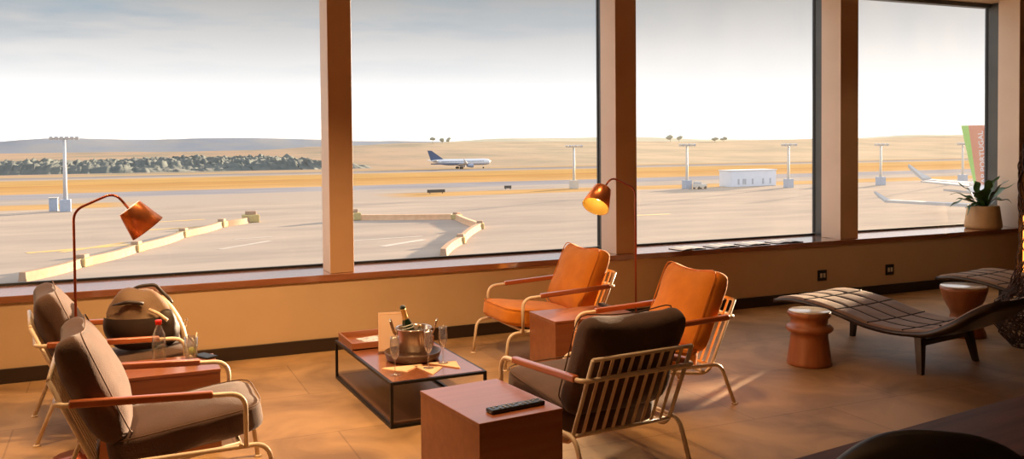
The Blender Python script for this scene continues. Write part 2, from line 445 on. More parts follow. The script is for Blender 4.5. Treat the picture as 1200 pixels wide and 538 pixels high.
c = dup(ch, (3.05, 6.25, 0), PI / 2, 'orange cushioned metal armchair nearest the window, left of the cube table'); swap_mats(c, toorange)
c = dup(ch, (3.115, 4.886, 0), math.radians(88.5), 'orange cushioned metal armchair right behind the brown slatted-back one'); swap_mats(c, toorange)

# ------------------------------------------------------------------ cube side tables
def cube_table(loc, size, label, rotz=0):
    root = thing('side_table', label, 'side table', loc, rotz, 'wooden cube side tables')
    sx, sy, sz = size
    MB().box((0, 0, (sz - .018) / 2), (sx - .004, sy - .004, sz - .018), bevel=.002).build('body', M['box_wood'], root)
    MB().box((0, 0, sz - .009), (sx, sy, .018), bevel=.0025).build('tabletop', M['box_wood'], root)
    return root
cube_table((1.60, 3.905, 0), (.435, .615, .44), 'reddish wooden cube side table in the foreground beside the slatted-back armchair', math.radians(6.5))
cube_table((3.035, 5.625, 0), (.65, .42, .44), 'reddish wooden cube side table between the two orange armchairs')
cube_table((.19, 5.275, 0), (.63, .40, .44), 'reddish wooden cube side table between the two left brown armchairs, holding drinks')

def remote(loc, L_, W_, rz, label, btn):
    root = thing('remote_control', label, 'remote control', loc, rz, 'black remote controls')
    MB().box((0, 0, .010), (L_, W_, .020), bevel=.006, seg=3).build('case', M['black_plastic'], root)
    b = MB()
    for i in range(btn):
        for j in (-1, 0, 1):
            if (i * 3 + j) % 4 != 3:
                b.box((-L_ * .42 + L_ * .84 * i / (btn - 1), j * W_ * .26, .0212), (L_ * .035, W_ * .14, .003), bevel=.001)
    b.build('buttons', M['grey_button'], root)
    return root
remote((1.655, 3.715, .44), .285, .062, math.radians(8), 'black remote with grey buttons on the foreground cube table', 10)
remote((3.285, 5.735, .44), .17, .048, PI / 2 - .1, 'black remote on the cube table between the orange armchairs', 8)

# ------------------------------------------------------------------ coffee table
ct = thing('coffee_table', 'low black framed coffee table with wooden top and shelf, champagne on it', 'coffee table', (1.722, 5.648, 0), math.radians(1.5))
tw, tl, th = .61, 1.28, .27
f = MB(); b_ = .017
for x in (-tw / 2 + b_ / 2, tw / 2 - b_ / 2):
    for y in (-tl / 2 + b_ / 2, tl / 2 - b_ / 2): f.box((x, y, th / 2), (b_, b_, th))
    for z in (b_ / 2, th - b_ / 2): f.box((x, 0, z), (b_, tl - 2 * b_, b_))
for y in (-tl / 2 + b_ / 2, tl / 2 - b_ / 2):
    for z in (b_ / 2, th - b_ / 2): f.box((0, y, z), (tw - 2 * b_, b_, b_))
f.build('frame', M['black_metal'], ct)
MB().box((0, 0, th - .007), (tw - 2 * b_ + .002, tl - 2 * b_ + .002, .018), bevel=.001).build('tabletop', M['table_wood'], ct)
MB().box((-.03, 0, .024), (tw - 2 * b_ - .06, tl - 2 * b_, .016), bevel=.001).build('shelf', M['shelf_wood'], ct)
TZ = th + .002
# rectangular tray at the window end
tr = thing('wooden_tray', 'square wooden tray with raised rim at the far end of the coffee table', 'tray', (1.712, 6.075, TZ))
MB().box((0, 0, .006), (.575, .40, .012)).build('tray_base', M['tray_wood'], tr)
rm = MB(); rh = .052
for s in (-1, 1):
    rm.box((s * .281, 0, rh / 2), (.014, .40, rh), bevel=.002); rm.box((0, s * .193, rh / 2), (.55, .014, rh), bevel=.002)
rm.build('rim', M['tray_wood'], tr)
mg = thing('magazine', 'glossy printed leaflet lying in the wooden tray', 'magazine', (1.66, 6.06, TZ + .012), .25)
MB().box((0, 0, .003), (.21, .28, .006), bevel=.001).build('pages', M['paper'], mg)
MB().box((0, 0, .0068), (.212, .282, .0012)).build('cover', M['paper_print'], mg)
# round dish, bucket, bottle
ds = thing('round_tray', 'dark round wooden tray under the champagne bucket', 'tray', (1.725, 5.49, TZ))
MB().lathe([(0, 0), (.14, 0), (.168, .012), (.182, .056), (.176, .059), (.162, .018), (.12, .012), (0, .012)], 40).build('bowl', M['dish'], ds)
bk = thing('champagne_bucket', 'shiny steel champagne bucket with two ear handles on the round tray', 'ice bucket', (1.728, 5.48, TZ + .012))
MB().lathe([(0, .0), (.088, 0), (.092, .004), (.098, .06), (.112, .186), (.118, .190), (.120, .196), (.115, .199), (.108, .192), (.094, .06), (.088, .01), (0, .01)], 40).build('bucket', M['silver'], bk)
for s in (-1, 1):
    a = math.radians(-24)
    ux, uy = math.cos(a) * s, math.sin(a) * s
    px, py = -math.sin(a), math.cos(a)
    P = lambda r, t, z: (ux * r + px * t, uy * r + py * t, z)
    MB().tube(fillet([P(.110, -.022, .150), P(.125, -.022, .165), P(.150, -.022, .245), P(.150, .022, .245), P(.125, .022, .165), P(.110, .022, .150)], .018, 5), .0055, 8).build('handle', M['silver'], bk)
ch_b = thing('champagne_bottle', 'dark green champagne bottle with gold foil leaning in the steel bucket', 'bottle', (1.738, 5.487, TZ + .030))
R_ = Matrix.Rotation(math.radians(-14), 4, Vector((.4, .91, 0)))
MB().lathe([(0, 0), (.036, 0), (.042, .008), (.042, .15), (.038, .185), (.022, .235), (.0165, .255), (0, .255)], 24, mt=R_).build('glass_body', M['bottle_green'], ch_b)
MB().lathe([(.0225, .233), (.0172, .255), (.0165, .292), (.0185, .294), (.0185, .302), (.017, .304)], 20, mt=R_).build('foil', M['foil'], ch_b)
MB().lathe([(.017, .303), (.019, .306), (.0185, .318), (.012, .326), (0, .327)], 20, mt=R_).build('cap', M['bottle_green'], ch_b)
MB().lathe([(.0395, .178), (.0335, .20)], 20, mt=R_).build('neck_label', M['bottle_label'], ch_b)
# menu holder
mh = thing('menu_holder', 'upright acrylic stand with a peach menu card behind the champagne bucket', 'menu stand', (1.66, 5.735, TZ), math.radians(-12))
MB().box((0, 0, .004), (.19, .075, .008), bevel=.002).build('base', M['acrylic'], mh)
MB().box((0, 0, .14), (.19, .004, .265)).build('holder_panel', M['acrylic'], mh)
MB().box((0, -.0032, .14), (.182, .0012, .258)).build('menu_card', M['menu_face'], mh)
e = MB()
for s in (-1, 1): e.box((s * .078, -.0045, .14), (.003, .001, .235)); e.box((0, -.0045, .14 + s * .117), (.159, .001, .003))
e.build('printed_border', M['napkin'], mh)
# napkins
def napkin(loc, rz, label):
    def fn(z): return [(0, -.085, z), (.13, .055, z), (-.13, .055, z)]
    m = MB().prism(fn(0), (0, 0, .0035)); m.prism([(x * .93, y * .93 + .004, .0036) for x, y, _ in fn(0)], (.004, .002, .003))
    return tag(m.build('napkin', M['napkin'], None, loc, rz), label, 'napkin', 'peach napkins on the coffee table')
napkin((1.60, 5.27, TZ), math.radians(-5), 'peach folded napkin beside the left champagne flute, no glass on it')
napkin((1.745, 5.195, TZ), math.radians(100), 'peach folded napkin under the middle champagne flute')
napkin((1.885, 5.265, TZ), math.radians(125), 'peach folded napkin under the right champagne flute')
def flute(loc, label):
    root = thing('champagne_flute', label, 'champagne glass', loc, 0, 'champagne flutes on the coffee table')
    MB().lathe([(0, .001), (.031, .001), (.032, .003), (.012, .006), (.005, .012), (.004, .05), (.0042, .085), (.008, .094)], 24).build('stem', M['thin'], root)
    MB().lathe([(.007, .093), (.018, .108), (.0275, .14), (.029, .17), (.0265, .215), (.0252, .232), (.0245, .232), (.0255, .215), (.028, .17), (.0265, .14), (.017, .110), (0, .098)], 28).build('bowl', M['thin'], root)
    return root
fl = flute((1.508, 5.158, TZ), 'empty champagne flute standing on bare wood, left of the bucket')
dup(fl, (1.735, 5.205, TZ + .0066), label='empty champagne flute on a napkin, the middle one before the bucket')
dup(fl, (1.858, 5.285, TZ + .0066), label='champagne flute on a napkin, farthest right of the bucket')

# ------------------------------------------------------------------ drinks and bag on the left
wb = thing('water_bottle', 'small clear plastic water bottle with a red cap on the left cube table', 'bottle', (.205, 5.345, .44))
MB().lathe([(0.0000, 0.0024), (0.0302, 0.0000), (0.0360, 0.0072), (0.0365, 0.0360), (0.0348, 0.0540), (0.0365, 0.0720), (0.0365, 0.1320), (0.0336, 0.1620), (0.0197, 0.1980), (0.0145, 0.2136), (0.0145, 0.2232)], 24).build('bottle_body', M['plastic_clear'], wb)
MB().lathe([(0.0000, 0.2232), (0.0180, 0.2196), (0.0180, 0.2400), (0.0162, 0.2454), (0.0000, 0.2454)], 20).build('cap', M['red_cap'], wb)
MB().lathe([(0.0000, 0.0048), (0.0336, 0.0072), (0.0342, 0.1440), (0.0000, 0.1440)], 20).build('water', M['water'], wb)
gt = thing('drinking_glass', 'clear tumbler with a lime slice beside the red-capped water bottle', 'glass', (.375, 5.36, .44))
MB().lathe([(0, .001), (.031, .001), (.034, .006), (.038, .132), (.0365, .132), (.0325, .012), (0, .010)], 28).build('tumbler', M['thin'], gt)
MB().lathe([(0, .0115), (.032, .0125), (.0345, .075), (0, .075)], 24).build('drink', M['water'], gt)
MB().lathe([(0, -.003), (.024, -.003), (.025, 0), (.024, .003), (0, .003)], 20, mt=Matrix.Translation((.004, -.01, .052)) @ Matrix.Rotation(1.2, 4, 'X') @ Matrix.Rotation(.6, 4, 'Y')).build('lime_slice', M['lime'], gt)
MB().tube([(.01, .01, .02), (.034, .02, .150)], .003, 6).build('straw', M['paper'], gt)
ph = thing('phone', 'black phone lying at the right end of the left cube table', 'phone', (.455, 5.40, .44), .5)
MB().box((0, 0, .005), (.075, .14, .010), bevel=.004, seg=3).build('case', M['black_plastic'], ph)
MB().box((0, 0, .0106), (.066, .128, .0012)).build('screen', M['black_leather'], ph)

bg = thing('backpack', 'brown and black soft backpack slumped on the armchair seat by the window wall', 'bag', (.14, 5.93, .412))
b = MB(); b.blob((0, 0, .185), (.215, .16, .185), 4, .13, 3)
for v in b.bm.verts:
    v.co.z = max(v.co.z, .012 + .02 * noise.noise(v.co * 8))
    if v.co.x > .05: v.co.z -= (v.co.x - .05) * .75 * max(0, v.co.z / .37)
    v.co.z = max(v.co.z, .006)
b.build('bag_body', M['bag_brown'], bg)
# dark lower front pocket
def pocket(u, t):
    a = -PI * .98 + u * PI * .62
    z = .02 + t * .195
    k = math.sqrt(max(0.05, 1 - ((z - .165) / .19) ** 2))
    return Vector((.222 * math.cos(a) * k * 1.02, .168 * math.sin(a) * k * 1.08 - .012, z))
p = MB().grid(pocket, 14, 8); p.build('front_pocket', M['bag_dark'], bg)
MB().tube(fillet([(-.17, -.10, .295), (-.08, -.15, .315), (.0, -.150, .30)], .03), [.004] + [.011] * 8 + [.004], 8).build('top_slot', M['bag_dark'], bg)
def ribbon(pts, wid, th, name, mt):
    q_ = fillet(pts, .05, 6); m = MB()
    m.tube(q_, wid, 10, flat=th); return m.build(name, mt, bg)
ribbon([(.03, -.150, .262), (.085, -.178, .235), (.130, -.196, .195)], .010, 1.0, 'flap_edge', M['bag_cream'])
ribbon([(.10, -.02, .310), (.165, -.075, .235), (.212, -.085, .14), (.232, -.07, .05), (.225, -.06, .015)], .024, .8, 'shoulder_strap', M['bag_cream'])
p = MB().blob((.130, -.128, .14), (.070, .050, .105), 3, .12, 9); p.build('shade_hollow', M['bag_dark'], bg)  # dark blob standing in for the shaded hollow by the flap
MB().tube(fillet([(-.08, .02, .350), (-.02, .0, .385), (.075, .0, .388), (.105, .0, .345), (.150, -.02, .300), (.165, -.03, .27)], .04, 6), .011, 8).build('carry_handle', M['bag_dark'], bg)
MB().tube(fillet([(.235, -.05, .10), (.255, -.06, .15), (.245, -.07, .18), (.232, -.06, .14)], .02), .004, 6).build('buckle', M['silver'], bg)

# ------------------------------------------------------------------ floor lamps
def floor_lamp(loc, s, tilt, label):
    """s = +1: head to the right of the pole"""
    root = thing('floor_lamp', label, 'floor lamp', loc, 0, 'copper floor lamps')
    MB().lathe([(0, 0), (.125, 0), (.128, .004), (.125, .012), (.02, .018), (.012, .03), (0, .03)], 40).build('base', M['copper_dark'], root)
    pole = fillet([(0, 0, .015), (0, 0, 1.318), (s * .20, 0, 1.408), (s * .268, 0, 1.318)], [0, .055, .10, 0], 8)
    MB().tube(pole, .0068, 10).build('pole', M['copper_dark'], root)
    c0 = Vector((s * .272, 0, 1.322)); c1 = Vector((s * .362, tilt, 1.205))
    ax = (c1 - c0); L_ = ax.length
    T = Matrix.Translation(c0) @ ax.to_track_quat('Z', 'Y').to_matrix().to_4x4()
    sh = MB().lathe([(.064, 0), (.097, L_), (.0955, L_), (.0625, .003)], 48, mt=T)
    sho = sh.build('lamp_shade', M['copper'], root)
    MB().lathe([(.0615, .004), (.0948, L_ - .002)], 48, mt=T).build('shade_lining', M['shade_in'], sho)
    MB().lathe([(0, -.001), (.063, -.001), (.0645, .0005), (.063, .003), (0, .003)], 40, mt=T).build('shade_cap', M['cap_light'], sho)
    MB().lathe([(0, .003), (.014, .003), (.015, .045), (0, .046)], 16, mt=T).build('bulb_socket', M['copper_dark'], sho)
    bm_, nt, bs = new_mat('warm bulb glass %d' % s); setp(bs, emit=(1, .62, .18, 1), emit_s=9); bs.inputs['Base Color'].default_value = (1, .8, .5, 1)
    MB().lathe([(0, .045), (.012, .047), (.024, .066), (.024, .080), (.014, .094), (0, .098)], 20, mt=T).build('bulb', bm_, sho)
    ld = bpy.data.lights.new('lamp bulb light', 'SPOT'); ld.energy = 16; ld.color = (1, .58, .2); ld.shadow_soft_size = .02
    ld.spot_size = math.radians(125); ld.spot_blend = .6
    lo = bpy.data.objects.new('lamp_bulb_light', ld); COL.objects.link(lo); lo.parent = root
    lo.matrix_local = Matrix.Translation(T @ Vector((0, 0, .105))) @ (-ax).to_track_quat('Z', 'Y').to_matrix().to_4x4()
    return root
floor_lamp((-.205, 5.25, 0), 1, .0, 'copper arc floor lamp behind the left brown armchairs, shade seen from outside')
floor_lamp((3.432, 5.55, 0), -1, -.06, 'lit copper arc floor lamp behind the cube table by the orange armchairs')

# ------------------------------------------------------------------ stools and chaises on the right
st = thing('drum_stool', 'ringed reddish turned wood stool with a pale top left of the chaise', 'stool', (4.68, 5.15, 0))
MB().lathe([(0, 0), (.158, 0), (.163, .012), (.158, .03), (.135, .20), (.132, .238), (.155, .246), (.170, .262), (.170, .276), (.155, .292), (.134, .302), (.133, .345), (.150, .358), (.156, .375), (.154, .392), (0, .392)], 48).build('body', M['terracotta'], st)
MB().lathe([(0, .392), (.146, .392), (.148, .398), (.142, .402), (0, .402)], 48).build('stool_top', M['stool_top'], st)
gs = thing('hourglass_stool', 'hourglass shaped reddish wood stool with a pale top between the chaises', 'stool', (6.535, 5.35, 0))
MB().lathe([(0, 0), (.172, 0), (.176, .012), (.168, .04), (.108, .155), (.102, .185), (.112, .215), (.158, .30), (.184, .385), (.186, .412), (0, .412)], 48).build('body', M['terracotta'], gs)
MB().lathe([(0, .412), (.182, .412), (.183, .418), (.177, .422), (0, .422)], 48).build('stool_top', M['stool_top'], gs)

def chaise_profile(v):
    pts = [(-.52, .572), (-.40, .505), (-.25, .395), (-.08, .308), (.15, .275), (.40, .287), (.66, .340), (.84, .368), (1.0, .380), (1.13, .376), (1.25, .356)]
    for (a, za), (b, zb) in zip(pts, pts[1:]):
        if v <= b or b == pts[-1][0]:
            t = (v - a) / (b - a); t = max(0, min(1, t))
            i = [p[0] for p in pts].index(a)
            z0 = pts[max(i - 1, 0)][1]; z3 = pts[min(i + 2, len(pts) - 1)][1]
            return .5 * ((2 * za) + (-z0 + zb) * t + (2 * z0 - 5 * za + 4 * zb - z3) * t * t + (-z0 + 3 * za - 3 * zb + z3) * t ** 3)
def make_chaise(loc, rz, label):
    root = thing('chaise_longue', label, 'chaise longue', loc, rz, 'quilted chaise longues')
    V0, V1, HW = -.52, 1.25, .385
    def hw(v):  # plan: rounded head, straight foot
        return HW * (1 - .30 * max(0, (-.12 - v) / .40) ** 2)
    n = 40
    sh = MB()
    def shell_top(u, t): v = V0 + (V1 - V0) * u; return Vector(((t * 2 - 1) * hw(v), v, chaise_profile(v) - .005 + .012 * (t * 2 - 1) ** 2))
    def shell_bot(u, t): v = V0 + (V1 - V0) * u; return Vector(((t * 2 - 1) * hw(v), v, chaise_profile(v) - .042 - .03 * max(0, min(1, (.05 - v) / .3)) + .018 * (t * 2 - 1) ** 2))
    sh.grid(shell_top, n, 8); sh.grid(shell_bot, n, 8)
    for t in (0, 1):
        sh.grid(lambda u, s_: shell_top(u, t).lerp(shell_bot(u, t), s_), n, 1)
    for u in (0, 1):
        sh.grid(lambda t, s_: shell_top(u, t).lerp(shell_bot(u, t), s_), 8, 1)
    bmesh.ops.remove_doubles(sh.bm, verts=sh.bm.verts[:], dist=1e-5)
    sh.build('shell', M['dark_wood'], root)
    # quilted pad with raised panels
    cols, rows = 4, 6
    P0 = -.46
    def pad(u, t):
        v = P0 + (V1 - .012 - P0) * u; x = (t * 2 - 1) * (hw(v) - .012)
        fu = (u * rows) % 1; ft = (t * cols) % 1
        k = min(fu, 1 - fu, .25) * 4; k2 = min(ft, 1 - ft, .25) * 4
        h = .016 * min(1, .62 + .38 * math.sqrt(max(0, min(k, k2))))
        if u in (0, 1) or t in (0, 1): h = .0
        return Vector((x, v, chaise_profile(v) + h + .008 * (t * 2 - 1) ** 2))
    MB().grid(pad, rows * 10, cols * 10).build('quilted_pad', M['leather'], root)
    sm = MB()
    for c_ in range(1, cols):
        t = c_ / cols
        sm.tube([pad(i / 70 * .998 + .001, t) + Vector((0, 0, .0015)) for i in range(71)], .005, 5)
    for r_ in range(1, rows):
        u = r_ / rows
        sm.tube([pad(u, .01 + .98 * i / 24) + Vector((0, 0, .0015)) for i in range(25)], .005, 5)
    sm.build('seams', M['stitch'], root)
    for (v, sp) in ((0.0, -.03), (.98, .05)):
        zt = chaise_profile(v) - .035
        for s in (-1, 1):
            a = Vector((s * .30, v - sp * .3, zt - .005)); bb = Vector((s * .352, v + sp, 0))
            l = MB()
            prof = [(a, .032, .026), ((a + bb) / 2, .026, .022), (bb, .019, .017)]
            rings = []
            for (p_, hx, hy) in prof:
                rings.append([l.bm.verts.new(p_ + Vector((dx * hx, dy * hy, 0))) for dx, dy in ((-1, -1), (1, -1), (1, 1), (-1, 1))])
            for r0, r1 in zip(rings, rings[1:]):
                for k in range(4): l.bm.faces.new((r0[k], r0[(k + 1) % 4], r1[(k + 1) % 4], r1[k]))
            l.bm.faces.new(rings[0][::-1]); l.bm.faces.new(rings[-1])
            l.build('leg', M['dark_wood'], root)
        MB().box((0, v - sp * .1, zt - .045), (.60, .034, .042), bevel=.006).build('crossbar', M['dark_wood'], root)
    return root
cz = make_chaise((5.50, 4.655, 0), math.radians(9.5), 'brown quilted leather chaise longue right of the drum stool')
dup(cz, (7.64, 4.915, 0), label='brown quilted chaise longue at the right edge, behind the hourglass stool')

# ------------------------------------------------------------------ things on and under the sill
for x, lab in ((6.662, 'black wall socket plate under the sill, left of the pair'), (7.600, 'black wall socket plate under the sill, right of the pair')):
    so = thing('wall_socket', lab, 'wall socket', (x, WY - .001, .262), 0, 'wall sockets')
    MB().box((0, -.005, 0), (.118, .010, .112), bevel=.003).build('plate', M['black_plastic'], so)
    for s in (-1, 1): MB().box((s * .021, -.012, 0), (.026, .006, .046), bevel=.002).build('socket_insert', M['white_plastic'], so)
def brochure(x, y, rz, label, wd=.30):
    root = thing('brochure', label, 'brochure', (x, y, .615), rz, 'open brochures on the window sill')
    MB().box((0, 0, .003), (wd, .20, .006)).build('cover', M['black_plastic'], root)
    for s in (-1, 1):
        def pg(u, t): return Vector((s * u * wd / 2 * .97, (t - .5) * .195, .0065 + .012 * math.sin(min(1, u * 1.15 + .04) * PI) ** .7 * (1 - .4 * u)))
        MB().grid(pg, 8, 2).build('page', M['paper'], root)
    return root
brochure(5.06, 7.24, .12, 'open white brochure on the sill, first from the left')
brochure(5.47, 7.25, .10, 'open white brochure on the sill, second from the left')
brochure(5.86, 7.26, .06, 'open white brochure on the sill, third from the left')
brochure(6.27, 7.27, .04, 'open white brochure on the sill, rightmost and nearest the dark window stile', .34)

fp = thing('potted_fern', 'tan ceramic pot with a dark green strap-leaved fern on the right sill', 'potted plant', (9.27, 7.33, .615))
MB().lathe([(0, 0), (.185, 0), (.198, .012), (.202, .04), (.172, .255), (.168, .268), (.158, .268), (.160, .24), (0, .235)], 44).build('pot', M['pot'], fp)
MB().lathe([(0, .245), (.160, .238)], 30).build('soil', M['soil'], fp)
def frond(az, L_, lean, width, seed):
    m = MB(); pts = []
    n = 16
    d = Vector((math.cos(az), math.sin(az), 0))
    p = Vector((d.x * .03, d.y * .03, .24)); ang = math.radians(90 - lean * .45)
    for i in range(n + 1):
        pts.append(p.copy())
        ang -= math.radians(lean * .9) / n
        p = p + (d * math.cos(ang) + Vector((0, 0, 1)) * math.sin(ang)) * L_ / n
    side = Vector((-d.y, d.x, 0))
    rows = []
    for i, q_ in enumerate(pts):
        t = i / n
        wv = width * (math.sin(PI * min(1, t * .92 + .08)) ** .7) * (1 + .35 * math.sin(t * 17 + seed))
        wob = side * .012 * math.sin(t * 9 + seed * 2) + Vector((0, 0, .010 * math.sin(t * 15 + seed)))
        tw = .5 * math.sin(t * 5 + seed)
        s2 = side * math.cos(tw) + Vector((0, 0, 1)) * math.sin(tw)
        rows.append([m.bm.verts.new(q_ + wob + s2 * wv * k + Vector((0, 0, .25 * wv * abs(k) ))) for k in (-1, -.5, 0, .5, 1)])
    for a, b in zip(rows, rows[1:]):
        for k in range(4):
            f = m.bm.faces.new((a[k], a[k + 1], b[k + 1], b[k])); f.smooth = True
    o = m.build('frond', M['leaf'], fp)
for k, (az, L_, le, wd) in enumerate([(3.05, .52, 95, .026), (2.75, .34, 80, .022), (2.5, .40, 70, .040), (3.5, .36, 60, .045), (2.0, .38, 45, .050), (4.1, .38, 30, .055), (1.2, .36, 30, .050), (5.2, .42, 38, .050),
                                      (.2, .50, 45, .034), (5.8, .46, 55, .036), (.6, .36, 75, .030), (6.1, .40, 90, .022), (3.3, .38, 110, .022), (4.6, .30, 70, .030), (2.9, .24, 100, .02)]):
    frond(az, L_, le, wd, k * 1.3)

# ------------------------------------------------------------------ twisted wire floor sculpture lamp at the right edge
wl = thing('wire_floor_lamp', 'twisted brown wire floor lamp with a bulging nest base at the right edge', 'floor lamp', (6.585, 4.80, 0))
m = MB(); rnd = random.Random(3)
for k in range(64):
    a0 = rnd.uniform(0, 2 * PI); tw_ = rnd.uniform(-2.6, 2.6); ph_ = rnd.uniform(0, 6)
    pts = []
    for i in range(22):
        z = .012 + (.55) * i / 21
        R__ = .07 + .175 * math.sin(PI * min(1, (z + .05) / .62)) ** 1.2 if z < .57 else .07
        R__ *= 1 + .09 * math.sin(i * 1.3 + ph_)
        a = a0 + tw_ * i / 21 + .12 * math.sin(i * .9 + ph_)
        pts.append((R__ * math.cos(a), R__ * math.sin(a), z))
    m.tube(pts, .0038, 5)
for k in range(16):
    zc = rnd.uniform(.03, .42); tx, ty = rnd.uniform(-.5, .5), rnd.uniform(-.5, .5); pts = []
    for i in range(30):
        a = 2 * PI * i / 30; z = max(.012, zc + tx * .2 * math.cos(a) + ty * .2 * math.sin(a))
        R__ = .075 + .17 * math.sin(PI * min(1, (z + .05) / .62)) ** 1.2
        pts.append((R__ * math.cos(a), R__ * math.sin(a), z))
    m.tube(pts, .0035, 5, closed=True)
m.build('wire_nest', M['wire'], wl)
m = MB()
for k in range(26):
    a0 = 2 * PI * k / 26; tw_ = rnd.choice((-1, 1)) * rnd.uniform(3, 7); ph_ = rnd.uniform(0, 6)
    pts = []
    for i in range(40):
        z = .50 + 1.12 * i / 39
        R__ = (.072 + .05 * max(0, (.75 - z) / .25)) * (1 + .10 * math.sin(i * .8 + ph_))
        if z > 1.45: R__ *= max(.35, 1 - (z - 1.45) * 3)
        a = a0 + tw_ * i / 39
        pts.append((R__ * math.cos(a), R__ * math.sin(a), z))
    m.tube(pts, .0042, 5)
m.build('wire_trunk', M['wire'], wl)
gm, nt, bs = new_mat('glowing amber tube'); setp(bs, emit=(1, .35, .05, 1), emit_s=3.0); bs.inputs['Base Color'].default_value = (.8, .4, .1, 1)
MB().lathe([(0, .60), (.040, .60), (.040, 1.06), (0, 1.06)], 20).build('glow_tube', gm, wl)

# ------------------------------------------------------------------ near dining table and chair at the lower right
TA = math.radians(7.7)
nt_ = thing('low_table', 'dark polished low wooden table cut off by the lower right corner', 'table', (3.05, 2.46, 0), TA)
MB().box((0, 0, .463), (1.75, .44, .034), bevel=.004).build('tabletop', M['near_table'], nt_)
for sx in (-1, 1):
    for sy in (-1, 1):
        MB().box((sx * .82, sy * .17, .223), (.05, .05, .446), bevel=.004).build('leg', M['near_table'], nt_)
dc = thing('tub_chair', 'black leather chair with rounded back at the lower right corner', 'chair', (2.30, 2.00, 0), math.radians(-42))
def back(u, t):   # curved shell back; local +y faces the table
    x = (u * 2 - 1)
    top = .808 - .14 * abs(x) ** 2.6
    z = .30 + (top - .30) * t
    return Vector((x * .285, -.20 + .07 * x * x - .05 * t, z))
def back2(u, t): p_ = back(u, t); return p_ + Vector((0, .045, 0))
m = MB(); m.grid(back, 24, 10); m.grid(back2, 24, 10)
for t in (0, 1): m.grid(lambda u, s_: back(u, t).lerp(back2(u, t), s_) + Vector((0, 0, .010 * math.sin(PI * s_) * (1 if t else -1))), 24, 4)
for u in (0, 1): m.grid(lambda t, s_: back(u, t).lerp(back2(u, t), s_) + Vector((.008 * math.sin(PI * s_) * (1 if u else -1), 0, 0)), 10, 4)
bmesh.ops.remove_doubles(m.bm, verts=m.bm.verts[:], dist=1e-4)
m.build('backrest', M['black_leather'], dc)
sc = cushion_mesh(.50, .40, .08, .01, 6, 6, 2)
bmesh.ops.transform(sc.bm, matrix=Matrix.Translation((0, .035, .35)) @ Matrix.Rotation(-PI / 2, 4, 'X'), verts=sc.bm.verts[:])
sc.build('seat', M['black_leather'], dc)
for sx in (-1, 1):
    for y in (-.12, .20):
        MB().tube([(sx * .19, y * .9, .33), (sx * .21, y, .0)], [.018, .012], 10).build('leg', M['dark_wood'], dc)

